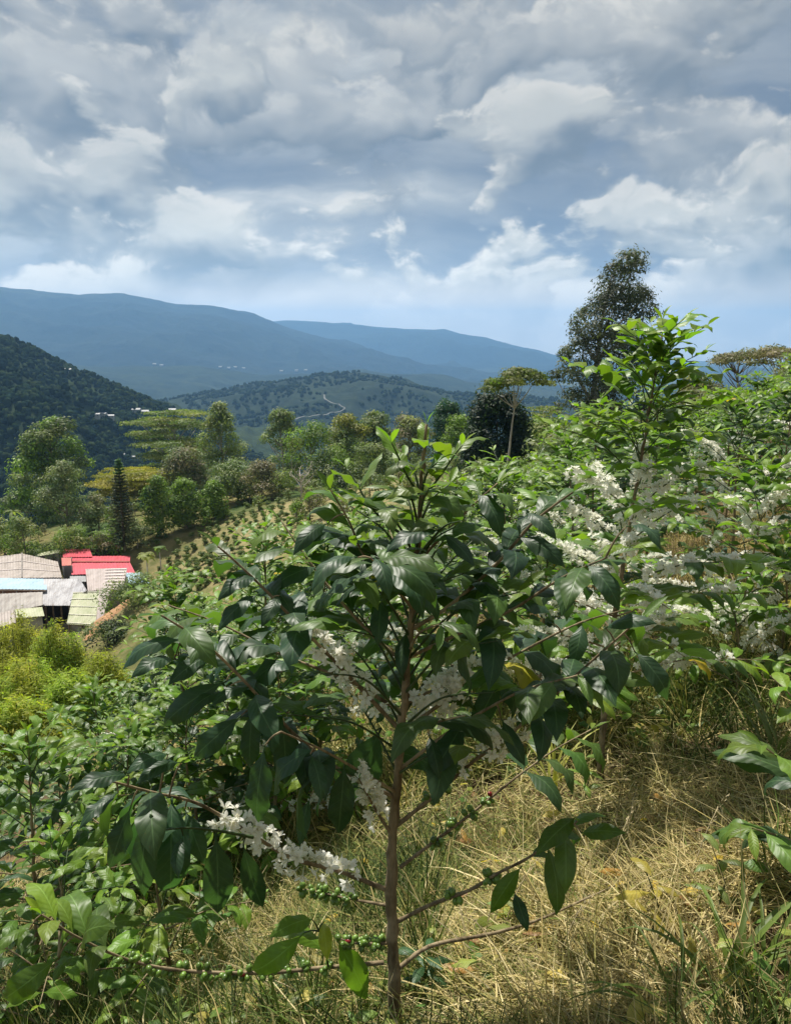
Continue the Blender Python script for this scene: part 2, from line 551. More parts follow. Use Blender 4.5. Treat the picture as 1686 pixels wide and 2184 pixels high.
HILLS = [
    Hill('mountain_range', [(-500, 606), (-200, 604), (0, 611), (90, 620), (180, 628), (270, 625), (330, 637), (380, 648), (460, 651), (540, 671),
                            (620, 700), (720, 730), (800, 752), (900, 778), (1050, 800), (1300, 815), (2000, 815)],
         7500, 4600, 10500, -380, M['mountain'], 150, 900, 11, 'long blue mountain range falling from left to right', .05),
    Hill('far_mountain', [(-500, 700), (500, 690), (600, 684), (700, 689), (850, 700), (950, 707), (1040, 722), (1120, 745), (1180, 762), (1300, 790), (2000, 800)],
         10800, 8000, 13000, -380, M['mountain'], 160, 1100, 23, 'palest mountain spur behind the long blue range', .03),
    Hill('low_ridge', [(-500, 720), (0, 752), (150, 782), (300, 783), (420, 779), (560, 799), (700, 794), (900, 800), (1000, 822), (1200, 835), (2000, 850)],
         4400, 3300, 5600, -350, M['hill_mid'], 70, 520, 31, 'low hazy ridge across the valley floor', .08),
    Hill('wooded_spur', [(180, 935), (300, 880), (420, 852), (500, 836), (600, 812), (700, 802), (780, 804), (860, 822), (950, 838), (1050, 850), (1150, 860), (1500, 890), (2000, 900)],
         2300, 1350, 3200, -300, M['hill_mid'], 55, 330, 47, 'blue-green wooded spur with a pale winding road', .08),
    Hill('wooded_hill', [(-500, 660), (-150, 690), (0, 728), (60, 746), (110, 772), (160, 798), (220, 828), (300, 856), (360, 882), (420, 925), (500, 985), (620, 1050)],
         1150, 420, 1800, -190, M['hill_near'], 45, 190, 59, 'dark green wooded hillside on the left above the farm', .10),
]
for h, st, rw in zip(HILLS, (5, 8, 7, 5, 5), (100, 50, 70, 110, 130)): h.build(st, rw)


def hit(px, py, r0=300.0, r1=14000.0):
    """first hill surface along a photo ray"""
    d = ray(px, py); d = d / math.hypot(d[0], d[1])
    R = np.geomspace(r0, r1, 2400)
    X, Y, Zr = R * d[0], R * d[1], R * d[2]
    S = np.max([h.z(X, Y) for h in HILLS], axis=0)
    k = np.argmax(Zr < S)
    return np.array([X[k], Y[k], S[k]])


def hill_surface(X, Y): return np.max([h.z(X, Y) for h in HILLS], axis=0)


# blobs of far woodland on the two nearer hills: nobody could count them
ICO_V, ICO_F = None, None


def ico():
    global ICO_V, ICO_F
    t = (1 + 5 ** .5) / 2
    V = np.array([(-1, t, 0), (1, t, 0), (-1, -t, 0), (1, -t, 0), (0, -1, t), (0, 1, t), (0, -1, -t), (0, 1, -t), (t, 0, -1), (t, 0, 1), (-t, 0, -1), (-t, 0, 1)], float)
    F = [(0, 11, 5), (0, 5, 1), (0, 1, 7), (0, 7, 10), (0, 10, 11), (1, 5, 9), (5, 11, 4), (11, 10, 2), (10, 7, 6), (7, 1, 8), (3, 9, 4), (3, 4, 2), (3, 2, 6), (3, 6, 8),
         (3, 8, 9), (4, 9, 5), (2, 4, 11), (6, 2, 10), (8, 6, 7), (9, 8, 1)]
    V /= np.linalg.norm(V[0])
    V = list(map(tuple, V)); cache = {}
    def midp(a, b):
        k = (min(a, b), max(a, b))
        if k not in cache:
            m = np.array(V[a]) + np.array(V[b]); V.append(tuple(m / np.linalg.norm(m))); cache[k] = len(V) - 1
        return cache[k]
    F2 = []
    for a, b, c in F:
        x, y, z = midp(a, b), midp(b, c), midp(c, a)
        F2 += [(a, x, z), (b, y, x), (c, z, y), (x, y, z)]
    ICO_V, ICO_F = np.array(V), np.array(F2)


ico()


def far_woods(name, label, h, n, pxr, Rr, size, seed, cols, keep=-.05, skip=None):
    rng = np.random.default_rng(seed)
    px = rng.uniform(*pxr, n); R = rng.uniform(*Rr, n)
    ta = (px - CX) / KPX; c = 1 / np.sqrt(1 + ta * ta)
    X, Y = R * ta * c, R * c
    ok = fbm(X / 90, Y / 90, seed, 3) > keep
    X, Y = X[ok], Y[ok]
    Z = h.z(X, Y); n = len(X)
    s = rng.uniform(*size, n)
    V = ICO_V[None] * (1 + .35 * rng.uniform(-1, 1, (n, len(ICO_V), 1)))
    V = V * (s[:, None, None] * np.array([1, 1, 1.15])) + np.stack([X, Y, Z + s * .55], -1)[:, None]
    F = (ICO_F[None] + (np.arange(n) * len(ICO_V))[:, None, None]).reshape(-1, 3)
    tc = np.array(cols)[rng.integers(0, len(cols), n)] * rng.uniform(.6, 1.4, (n, 1))
    T = np.repeat(tc, len(ICO_V), 0)
    o = obj(name, mesh(name, V.reshape(-1, 3), F, M['far_wood'], True, T))
    tag(o, label, 'woodland', kind='stuff')


DARKS = [(.017, .030, .014), (.022, .037, .016), (.032, .046, .018), (.014, .026, .016)]
far_woods('hillside_woods', 'dark tree crowns covering the left hillside', HILLS[4], 10500, (-120, 560), (470, 1330), (1.6, 3.8), 3, DARKS, -.60)
far_woods('spur_woods', 'hazy tree crowns covering the wooded spur', HILLS[3], 6000, (180, 1250), (1500, 2520), (2.8, 5.5), 4, DARKS, -.12)


def far_road():
    pts = [(691, 846), (694, 856), (706, 863), (724, 869), (735, 875), (728, 882), (700, 887), (660, 893), (630, 899)]
    P = smooth_path([hit(*p) for p in pts], 60)
    P[:, 2] = hill_surface(P[:, 0], P[:, 1])
    T = np.gradient(P, axis=0); T[:, 2] = 0; T /= np.linalg.norm(T, axis=1)[:, None]
    S = np.column_stack([-T[:, 1], T[:, 0], T[:, 2]]) * 1.9
    V, F = [], []
    for i in range(len(P)):
        for sgn in (-1, 1):
            q = P[i] + sgn * S[i]
            q[2] = max(hill_surface(q[:1], q[1:2])[0], P[i, 2]) + 5.0
            V.append(q)
        if i: F.append((2 * i - 2, 2 * i - 1, 2 * i + 1, 2 * i))
    o = obj('road', mesh('road', V, F, simple('pale_road', (.15, .15, .14), .9, .1, .05)))
    tag(o, 'pale winding road on the wooded spur', kind='structure')


far_road()

# tiny farmhouses across the valley
M['white_wall'] = simple('white_wall', (.40, .40, .38), .8, .1, .8)
M['tin_far'] = simple('pale_tin', (.30, .30, .30), .6, .15, .6)
M['terracotta'] = simple('terracotta_roof', (.30, .13, .08), .8, .2, 1.0)


def far_house(px, py, w, d, hgt, rz, red, label, group):
    c = hit(px, py)
    k = min(1.0, math.hypot(c[0], c[1]) / 1400.0); w, d, hgt = w * k, d * k, hgt * k
    t = empty('farmhouse', c, rz)
    MB().box((0, 0, hgt / 2 - 1.5), (w, d, hgt + 3)).build('wall', M['white_wall'], t)
    rh = hgt * .45
    V = [(-w * .55, -d * .6, hgt), (w * .55, -d * .6, hgt), (w * .55, d * .6, hgt), (-w * .55, d * .6, hgt), (-w * .55, 0, hgt + rh), (w * .55, 0, hgt + rh)]
    MB().add(V, [(0, 1, 5, 4), (2, 3, 4, 5), (0, 4, 3), (1, 2, 5), (0, 3, 2, 1)]).build('roof', M['terracotta'] if red else M['tin_far'], t)
    for sx in (-.28, .28):
        MB().box((w * sx, -d / 2 - .03, hgt * .5), (w * .13, .12, hgt * .35)).build('window', M['dark_gap'], t)
    tag(t, label, 'house', group)


M['dark_gap'] = simple('dark_opening', (.015, .014, .013), .9, .2, 2.0)
far_list = [(205, 889, 14, 8, 4, .1, 0), (222, 890, 10, 7, 4, -.2, 0), (237, 893, 11, 7, 4, .2, 0), (292, 880, 13, 8, 5, 0, 0), (308, 884, 15, 8, 5, .15, 0), (326, 887, 13, 8, 5, -.1, 0),
            (366, 880, 15, 8, 5, .1, 0), (262, 973, 8, 5, 3, .1, 0), (284, 978, 9, 5, 3, -.1, 0), (294, 983, 7, 5, 3, 0, 1), (145, 793, 11, 7, 4, .2, 0)]
for a in far_list:
    far_house(*a, 'tiny pale farmhouse on the far valley slope', 'tiny farmhouses on the far slopes')
for a in [(330, 778), (345, 780), (470, 784), (488, 786), (502, 784), (520, 786), (600, 792), (632, 791), (652, 790)]:
    far_house(a[0], a[1], 20, 12, 6, .2, 0, 'white speck of a building in the valley town', 'specks of the far valley town')

# ------------------------------------------------------------------ haze in the valley air
def build_haze():
    m, g = new_mat('valley_haze')
    v = g.n('ShaderNodeVolumePrincipled')
    v.inputs['Color'].default_value = (.31, .60, 1.0, 1)
    v.inputs['Density'].default_value = 0.95e-4
    v.inputs['Anisotropy'].default_value = .35
    o = g.n('ShaderNodeOutputMaterial')
    g.t.links.new(v.outputs[0], o.inputs['Volume'])
    b = MB().box((0, 0, (575 - 620) / 2.0), (32000, 32000, 575 + 620)).build('haze', m)
    tag(b, 'pale blue haze filling the valley air', 'haze', kind='stuff')


build_haze()
# ------------------------------------------------------------------ background trees
def cards(C, N, size, aspect, rng, droop=0.0):
    """one leaf-shaped quad per centre, facing roughly along N"""
    n = len(C)
    N = N + rng.normal(0, .38, (n, 3)); N /= np.linalg.norm(N, axis=1)[:, None] + 1e-9
    D = rng.normal(0, 1, (n, 3)); D[:, 2] -= droop
    D -= N * (D * N).sum(1)[:, None]; D /= np.linalg.norm(D, axis=1)[:, None] + 1e-9
    S = np.cross(N, D)
    L = (size * rng.uniform(.6, 1.4, n))[:, None]; W = L * aspect
    V = np.stack([C - D * L * .5, C + S * W * .5 + N * W * .12, C + D * L * .5, C - S * W * .5 + N * W * .12], 1).reshape(-1, 3)
    F = (np.arange(n)[:, None] * 4 + np.arange(4)[None])
    return V, F


def crown(clumps, per, size, aspect, colours, seed, droop=.3, fill=.55, mat='foliage', topcol=None):
    rng = np.random.default_rng(seed)
    Cs, Ns, Ts = [], [], []
    cols = np.array(colours, float)
    for c, r in clumps:
        r = np.array(r, float); n = max(8, int(per * 1.5 * (r[0] * r[1] + r[0] * r[2]) / 2))
        d = rng.normal(0, 1, (n, 3)); d /= np.linalg.norm(d, axis=1)[:, None]
        d[:, 2] = np.where(d[:, 2] < -.45, -d[:, 2], d[:, 2])
        k = rng.uniform(fill ** 2, 1, n) ** .5
        k *= 1 + .22 * np.sin(d[:, 0] * 7 + c[0]) * np.sin(d[:, 1] * 6 + c[1]) + .1 * rng.normal(0, 1, n)
        Cs.append(np.array(c) + d * r * k[:, None]); Ns.append(d + np.array([0, 0, .25]))
        base = cols[rng.integers(0, len(cols))] * rng.uniform(.82, 1.2)
        Ts.append(base[None] * rng.uniform(.7, 1.35, (n, 1)))
    C, N, T = np.vstack(Cs), np.vstack(Ns), np.vstack(Ts)
    V, F = cards(C, N, size, aspect, rng, droop)
    return mesh('crown', V, F, M[mat], False, np.repeat(T, 4, 0))


def limbs_mesh(h, r0, clumps, rng, base_frac=.3, every=2, lean=(0, 0), n=7):
    mb = MB()
    top = h * .93
    P = [np.array([lean[0] * t * t * h + .015 * h * math.sin(5 * t), lean[1] * t * t * h, -.03 * h + t * top]) for t in np.linspace(0, 1, 9)]
    mb.tube(P, np.linspace(r0, r0 * .15, 9) * np.array([1.35] + [1] * 8), n)
    for c, r in clumps[::every]:
        c = np.array(c)
        t0 = max(base_frac, min(.9, (c[2] - np.hypot(c[0], c[1]) * .7) / top))
        s = P[min(8, int(t0 * 8))]
        mid = (s + c) / 2 + np.array([0, 0, -.04 * h * rng.uniform(0, 1)])
        q = smooth_path([s, mid, c], 6)
        mb.tube(q, np.linspace(r0 * .38, r0 * .07, 6), 5)
    return mb


def shape_clumps(kind, h, w, rng):
    out = []
    if kind == 'dome':                      # round-headed, lumpy
        for _ in range(46):
            t = rng.uniform(.16, 1) ** .8; a = rng.uniform(0, 6.283)
            env = w / 2 * math.sin(math.pi * min(1, (1.02 - t) * .62 + .10)) ** .7
            rr = env * rng.uniform(.35, .82)
            s = w * rng.uniform(.15, .25)
            out.append(((rr * math.cos(a), rr * math.sin(a), h * (.04 + t * .9)), (s, s, s * .75)))
    elif kind == 'cone':                    # tall eucalyptus with gaps
        for _ in range(58):
            t = rng.uniform(.18, 1) ** .85; a = rng.uniform(0, 6.283)
            env = w / 2 * (1.0 - max(0, t - .2) / .8) ** .55 * (.8 + .2 * min(1, t / .3))
            rr = env * rng.uniform(.35, .98)
            s = w * rng.uniform(.10, .185)
            out.append(((rr * math.cos(a), rr * math.sin(a), h * t * .97), (s, s, s * .85)))
        out.append(((0, 0, h * .95), (w * .12, w * .12, h * .06)))
    elif kind == 'egg':                     # dense, dark, closed crown
        for _ in range(60):
            t = rng.uniform(.05, 1); a = rng.uniform(0, 6.283)
            env = w / 2 * math.sin(math.pi * min(.99, (t * .72 + .25))) ** .6
            rr = env * rng.uniform(.55, .85)
            s = w * rng.uniform(.17, .25)
            out.append(((rr * math.cos(a), rr * math.sin(a), h * t * .95), (s, s, s)))
    elif kind == 'layers':                  # flat tiers on spreading limbs
        for k in range(9):
            z = h * (.42 + .55 * k / 8); env = w / 2 * (1.0 if k > 2 else .75) * rng.uniform(.75, 1.0)
            for _ in range(7):
                a = rng.uniform(0, 6.283); rr = env * rng.uniform(.2, .9)
                s = w * rng.uniform(.10, .17)
                out.append(((rr * math.cos(a), rr * math.sin(a), z + rng.uniform(-.01, .01) * h), (s * 1.3, s * 1.3, h * .018)))
    elif kind == 'umbrella':                # bare pole, shallow domed head
        for _ in range(34):
            a = rng.uniform(0, 6.283); rr = w / 2 * rng.uniform(0, .86) ** .6
            z = h * (.97 - .13 * (rr / (w / 2)) ** 2 - rng.uniform(0, .07))
            s = w * rng.uniform(.11, .17)
            out.append(((rr * math.cos(a), rr * math.sin(a), z), (s * 1.2, s * 1.2, s * .40)))
    elif kind == 'bush':
        for _ in range(22):
            t = rng.uniform(.05, 1); a = rng.uniform(0, 6.283)
            env = w / 2 * math.sin(math.pi * min(.98, t * .55 + .42)) ** .6
            rr = env * rng.uniform(.2, .85); s = w * rng.uniform(.13, .22)
            out.append(((rr * math.cos(a), rr * math.sin(a), h * (.08 + t * .82)), (s, s, s * .8)))
    return out


def place_px(x, ytop, depth, ybase=None):
    top = pix(x, ytop, depth)
    g = gz(top[0], top[1])
    return top, g


def tree(name, label, cat, kind, x, ytop, wpx, depth, colours, seed, per=26, size=.55, aspect=.5, r0=None, bark='bark', droop=.3, group=None, fill=.55,
         lean=(0, 0), base=None, every=2, lumps=None, lk=.98):
    rng = np.random.default_rng(seed)
    top, g = place_px(x, ytop, depth)
    bx = top[0] if base is None else pix(base, ytop, depth)[0]
    g = gz(bx, top[1])
    h = max(2.0, top[2] - g); w = wpx * depth / FOC * 1.14
    if lumps:
        k = depth / FOC
        cl = []
        for lx, ly, lr in lumps:
            p = pix(lx, ly, depth) - np.array([bx, top[1], g]); rr = lr * k
            for s in range(3):
                o = rng.normal(0, .35, 3) * rr
                o[1] += rng.uniform(-.30, .30) * w * (1 - .75 * (p[2] / h) ** 2)
                cl.append((tuple(p + o), (rr * lk, rr * lk, rr * .8 * lk)))
    else:
        cl = shape_clumps(kind, h, w, rng)
    if lumps: lean = ((top[0] - bx) / h, 0)
    elif base is not None:
        lean = ((top[0] - bx) / h, 0)
        cl = [((c[0] + lean[0] * h * (c[2] / h) ** 2, c[1], c[2]), r) for c, r in cl]
    t = empty(name, (bx, top[1], g))
    r0 = r0 or .022 * h
    limbs_mesh(h, r0, cl, rng, .62 if kind in ('umbrella', 'layers') else .22, every, lean).build('trunk', M[bark], t, True)
    o = obj('crown', crown(cl, per, size, aspect, colours, seed + 1, droop, fill), t)
    tag(t, label, cat, group)
    return t


OLIVE = [tuple(v * 2.16 for v in c) for c in [(.085, .105, .030), (.065, .090, .028), (.110, .120, .040)]]
EUC = [tuple(v * 2.33 for v in c) for c in [(.058, .075, .028), (.078, .092, .034), (.046, .062, .026)]]
EUCW = [tuple(v * 2.33 for v in c) for c in [(.075, .095, .045), (.098, .110, .050), (.060, .082, .040)]]
GREEN = [tuple(v * 2.07 for v in c) for c in [(.068, .105, .018), (.085, .130, .020), (.055, .088, .017)]]
DEEP = [(.016, .034, .014), (.022, .042, .016), (.013, .028, .013)]
YELL = [tuple(v * 1.47 for v in c) for c in [(.200, .190, .040), (.170, .170, .035), (.230, .200, .050)]]
BLUEG = [(.050, .110, .050), (.060, .125, .055)]
BROWN = [tuple(v * 2.07 for v in c) for c in [(.085, .080, .042), (.100, .085, .050), (.070, .075, .036)]]
LIMES = [tuple(v * 1.45 for v in c) for c in [(.190, .260, .030), (.240, .300, .035), (.150, .220, .025)]]

T = tree
T('eucalyptus_tree', 'tall round-headed tree with lit green billows at the far left', 'tree', 'dome', 104, 888, 158, 152, GREEN + EUC, 1, 30, .62, .45, lumps=[(105, 912, 27), (76, 930, 25), (136, 930, 28), (96, 950, 40), (60, 965, 24), (150, 963, 27), (120, 990, 45), (70, 1004, 34), (166, 990, 18), (45, 1024, 24), (95, 1044, 44), (140, 1034, 34), (60, 1064, 34), (110, 1084, 38), (45, 1084, 24)])
T('eucalyptus_tree', 'smaller grey-green tree in front of the tall round-headed one', 'tree', 'cone', 132, 990, 118, 126, EUCW, 2, 40, .5, .35, every=3)
T('round_bush', 'rounded yellow-green bush below the tall tree at the left edge', 'bush', 'bush', 46, 1103, 96, 116, OLIVE + GREEN, 3, 45, .45, .4)
T('round_bush', 'half-hidden bush cut by the left edge beside the pale roofs', 'bush', 'bush', 2, 1098, 70, 120, OLIVE, 33, 45, .45, .4)
T('flat_acacia_tree', 'low yellow-olive flat crown behind the pointed pine', 'tree', 'layers', 285, 1003, 178, 152, YELL, 4, 40, .5, .4)
T('layered_tree', 'tall tree with flat horizontal tiers of olive foliage', 'tree', 'layers', 372, 876, 190, 172, OLIVE, 5, 30, .5, .4, bark='pale_bark')
T('eucalyptus_tree', 'slim tall olive tree standing against the layered tree', 'tree', 'cone', 468, 862, 112, 165, OLIVE + EUCW, 6, 34, .55, .35, bark='pale_bark', every=3)
T('grey_green_tree', 'short round grey-green tree under the layered tree', 'tree', 'dome', 398, 962, 110, 150, EUCW + BROWN, 7, 34, .5, .4)
T('grey_green_tree', 'bushy olive tree left of the bare white tree', 'tree', 'dome', 505, 992, 110, 138, OLIVE + EUCW, 8, 40, .45, .4)
T('round_tree', 'dense green globe-crowned tree nearest the pointed pine', 'tree', 'egg', 333, 1018, 62, 122, GREEN + [(.030, .070, .016)], 9, 60, .38, .5)
T('round_tree', 'dense green globe-crowned tree in the middle of three', 'tree', 'egg', 392, 1026, 66, 124, GREEN, 10, 60, .38, .5)
T('round_tree', 'dense green globe-crowned tree furthest from the pointed pine', 'tree', 'egg', 455, 1030, 52, 126, GREEN, 11, 60, .38, .5)
T('eucalyptus_tree', 'ragged pale-topped tree standing right of the layered tree', 'tree', 'cone', 598, 872, 104, 150, EUCW + OLIVE, 12, 40, .5, .35, bark='pale_bark', every=3)
T('leafy_tree', 'bright leafy tree with spiky outline beside the ragged pale-topped one', 'tree', 'bush', 662, 900, 150, 132, GREEN + OLIVE, 13, 30, .55, .3)
T('olive_tree_pair', 'billowing olive crown left of its darker twin near the centre', 'tree', 'dome', 742, 884, 92, 150, OLIVE + YELL[1:2], 14, 38, .5, .45)
bpy.context.scene.objects['olive_tree_pair'].name = 'billowing_tree'
T('billowing_tree', 'billowing grey-olive crown near the centre, right-hand of two', 'tree', 'dome', 796, 880, 78, 156, EUCW + OLIVE, 15, 40, .5, .45)
T('scrub_tree', 'low brownish-olive scrub tree behind the front coffee apex', 'tree', 'dome', 872, 893, 90, 142, BROWN + OLIVE, 16, 40, .45, .4)
T('blue_green_tree', 'small blue-green round tree standing against the far hills', 'tree', 'egg', 955, 852, 66, 158, BLUEG, 17, 46, .5, .45)
T('scrub_tree', 'yellow-green scrub tree between blue-green tree and dark cone', 'tree', 'dome', 990, 892, 92, 120, OLIVE + GREEN, 18, 45, .42, .4)
T('dark_conical_tree', 'dense dark green cone-shaped tree left of the umbrella tree', 'tree', 'egg', 1062, 846, 136, 86, [tuple(v * 1.3 for v in c) for c in DEEP], 19, 90, .36, .5)
T('umbrella_tree', 'slender bare-stemmed tree with a flat umbrella crown', 'tree', 'umbrella', 1116, 782, 134, 78, [tuple(v * .72 for v in c) for c in OLIVE + GREEN[:1]], 20, 95, .32, .5, r0=.17, bark='pale_bark', droop=.1, base=1082, every=3)
T('feathery_tree', 'sparse flat-topped tree right of the umbrella tree', 'tree', 'layers', 1160, 866, 92, 96, OLIVE, 21, 34, .36, .4, bark='pale_bark')
T('eucalyptus_tree', 'very tall grey eucalyptus rising above the horizon behind coffee', 'tree', 'cone', 1312, 545, 236, 104, [(.078, .092, .046), (.098, .110, .056), (.062, .076, .040)], 22, 56, .46, .34, bark='pale_bark', droop=.9, every=3, base=1270, lumps=[(1332, 566, 34), (1300, 590, 28), (1356, 598, 30), (1318, 622, 42), (1278, 628, 28), (1374, 640, 32), (1340, 662, 42), (1290, 672, 42), (1250, 662, 22), (1388, 672, 24), (1310, 712, 46), (1258, 712, 36), (1228, 702, 20), (1352, 722, 42), (1238, 748, 32), (1290, 762, 46), (1204, 752, 22), (1342, 772, 42), (1384, 732, 24), (1220, 792, 36), (1272, 812, 42), (1196, 802, 18), (1330, 822, 46), (1230, 852, 32), (1290, 862, 42), (1200, 872, 18), (1352, 872, 38), (1400, 802, 28), (1240, 892, 32), (1300, 902, 38)], lk=.92)
T('brown_woodland_tree', 'flat brownish tree crown cut by the right edge', 'tree', 'umbrella', 1668, 738, 150, 66, BROWN, 23, 90, .26, .45, droop=0, every=1)
T('brown_woodland_tree', 'flat brownish tree crown left of the one at the edge', 'tree', 'umbrella', 1578, 750, 120, 70, BROWN, 24, 90, .26, .45, droop=0, every=1)
T('brown_woodland_tree', 'low brown-green tree crown behind the tall coffee apex', 'tree', 'dome', 1500, 800, 110, 74, BROWN + OLIVE, 25, 70, .3, .45)
T('scrub_tree', 'mixed scrub tree below the umbrella tree stem', 'tree', 'dome', 1165, 905, 120, 92, OLIVE + GREEN, 26, 55, .36, .4)
T('scrub_tree', 'low reddish-brown scrub left of the bare white tree', 'tree', 'bush', 555, 985, 110, 134, BROWN, 27, 50, .4, .4)
T('scrub_tree', 'dark green scrub right of the bare white tree', 'tree', 'bush', 700, 970, 130, 128, EUC + GREEN, 28, 50, .4, .4)
T('scrub_tree', 'green scrub under the two billowing crowns', 'tree', 'bush', 800, 955, 150, 126, OLIVE + EUC, 29, 50, .4, .4)
T('garden_tree', 'dark garden tree between the grey-green tree and the pine', 'tree', 'bush', 205, 1050, 85, 128, EUC + BROWN, 30, 50, .4, .4)
T('garden_tree', 'low leafy garden tree behind the pale gabled roof', 'tree', 'bush', 150, 1130, 100, 117, GREEN + OLIVE, 31, 60, .4, .3)
T('garden_tree', 'grey-green garden shrub at the foot of the pine', 'tree', 'bush', 290, 1110, 70, 119, EUC + EUCW, 32, 60, .35, .4)
T('garden_tree', 'low green shrub behind the red roof', 'tree', 'bush', 215, 1135, 80, 117, GREEN + BROWN, 36, 60, .35, .4)
T('yard_tree', 'leafy grey-green tree beside the translucent shed roof', 'tree', 'bush', 280, 1232, 128, 84, EUC + GREEN + EUCW, 34, 75, .34, .35)
T('yard_tree', 'dark shrub hedge tree below the yard of orange soil', 'tree', 'bush', 235, 1362, 120, 78, DEEP + EUC, 35, 80, .3, .4)
T('yard_tree', 'small dark shrub at the gap between lime bamboo clumps', 'tree', 'bush', 172, 1368, 46, 74, DEEP, 37, 90, .28, .4)


def norfolk_pine(x, ytop, wpx, depth, label):
    rng = np.random.default_rng(77)
    top, g = place_px(x, ytop, depth)
    h, w = top[2] - g, wpx * depth / FOC
    t = empty('norfolk_pine', (top[0], top[1], g))
    MB().tube([(0, 0, -.3), (0, 0, h * .5), (0, 0, h)], [.28, .16, .03], 7).build('trunk', M['bark'], t, True)
    C, N = [], []
    for z in np.arange(.08, .99, .032):
        env = w / 2 * (1 - z) ** .7 * 1.1 + .18
        k = 9 if z < .8 else 6
        a0 = rng.uniform(0, 6.28)
        for i in range(k):
            a = a0 + i / k * 6.283 + rng.normal(0, .15); L = env * rng.uniform(.8, 1.15)
            for s in np.linspace(.2, 1, 11):
                for _ in range(3):
                    C.append((L * s * math.cos(a), L * s * math.sin(a), z * h + .25 * s * s - .1 + rng.normal(0, .05)))
                    N.append((math.cos(a) * .3, math.sin(a) * .3, 1))
    C, N = np.array(C), np.array(N)
    V, F = cards(C, N, .42, .4, rng, 0)
    tc = np.array([(.085, .105, .036), (.060, .085, .032), (.125, .115, .045)])[rng.integers(0, 3, len(C))]
    tc = tc * rng.uniform(.7, 1.2, (len(C), 1))
    hi = (C[:, 2] > h * .84)[:, None]
    tc = np.where(hi, np.array([(.07, .16, .05)]), tc)
    obj('crown', mesh('crown', V, F, M['foliage'], False, np.repeat(tc, 4, 0)), t)
    tag(t, label, 'tree')


norfolk_pine(252, 978, 62, 119, 'pointed dark pine with tiered branches behind the red roof')


def bare_tree(x, ytop, depth, label):
    rng = np.random.default_rng(5)
    top, g = place_px(x, ytop, depth); h = max(3.5, top[2] - g)
    t = empty('bare_tree', (top[0], top[1], g))
    MB().tube([(0, 0, -.3), (.1, 0, h * .45), (-.1, .1, h * .75)], [.17, .12, .06], 6).build('trunk', M['pale_bark'], t, True)
    for k in range(9):
        a = k * 2.4; z = h * (.4 + .035 * k); L = h * rng.uniform(.22, .36)
        mb = MB()
        d = np.array([math.cos(a), math.sin(a), .9])
        P = smooth_path([(0, 0, z), np.array([0, 0, z]) + d * L * .5, np.array([0, 0, z]) + d * L + rng.normal(0, .2, 3)], 6)
        mb.tube(P, np.linspace(.07, .025, 6), 5)
        for q in (2, 3, 4, 5):
            e = P[q] + rng.normal(0, .5, 3) + np.array([0, 0, .4])
            mb.tube([P[q], (P[q] + e) / 2 + rng.normal(0, .08, 3), e], [.035, .025, .012], 4)
        mb.build('branch', M['pale_bark'], t, True)
    tag(t, label, 'tree')


bare_tree(640, 985, 112, 'leafless white-branched tree amid the scrub')


def broadleaf_rosette(name, label, cat, x, ytop, depth, h, nleaf, L, W, colour, stem_r, seed, group=None, lobed=False):
    """papaya or banana: a stem and long leaves, each leaf a part"""
    rng = np.random.default_rng(seed)
    top = pix(x, ytop, depth); g = gz(top[0], top[1]); h = max(h, top[2] - g - L * .25)
    t = empty(name, (top[0], top[1], g))
    MB().tube([(0, 0, -.2), (.05, 0, h * .5), (0, 0, h)], [stem_r, stem_r * .9, stem_r * .7], 7).build('trunk', M['pale_bark'], t, True)
    for k in range(nleaf):
        a = k * 2.399 + rng.normal(0, .2); up = rng.uniform(.1, 1.0)
        d = np.array([math.cos(a), math.sin(a), 0]); P = []
        for s in np.linspace(0, 1, 7):
            P.append(np.array([0, 0, h]) + d * L * s * math.cos(up * .8) + np.array([0, 0, L * (s * math.sin(up) - .75 * s * s)]))
        P = np.array(P); S = np.array([-d[1], d[0], 0])
        V, F = [], []
        for i, s in enumerate(np.linspace(0, 1, 7)):
            wv = W * max(.05, math.sin(math.pi * min(.97, s * .9 + .06)) ** .7) * (1 + (.5 * (-1) ** i if lobed else 0))
            V += [P[i] - S * wv / 2 - np.array([0, 0, .12 * wv]), P[i], P[i] + S * wv / 2 - np.array([0, 0, .12 * wv])]
            if i: b = 3 * i; F += [(b - 3, b - 2, b + 1, b), (b - 2, b - 1, b + 2, b + 1)]
        c = np.tile(np.array(colour) * rng.uniform(.75, 1.25), (len(V), 1))
        obj('leaf', mesh('leaf', V, F, M['feather'], True, c), t)
    tag(t, label, cat, group)


broadleaf_rosette('papaya_tree', 'papaya with pale yellowish leaves right of the red roof', 'tree', 312, 1176, 104, 2.2, 16, 1.5, .75, (.30, .33, .12), .11, 1, None, True)
broadleaf_rosette('papaya_tree', 'second papaya beside the young coffee field edge', 'tree', 340, 1163, 108, 2.0, 12, 1.2, .6, (.14, .22, .06), .10, 2, None, True)
broadleaf_rosette('banana_plant', 'arching banana plant between garden trees and red roof', 'plant', 212, 1128, 121, 2.2, 9, 2.2, .55, (.13, .19, .05), .14, 3)
broadleaf_rosette('banana_plant', 'banana plant at the foot of the pine, right side', 'plant', 300, 1140, 121, 2.0, 9, 2.0, .5, (.09, .14, .05), .14, 4)
broadleaf_rosette('banana_plant', 'pale banana plant beyond the left-edge bush', 'plant', 26, 1085, 130, 2.2, 9, 2.0, .5, (.20, .25, .08), .14, 6)


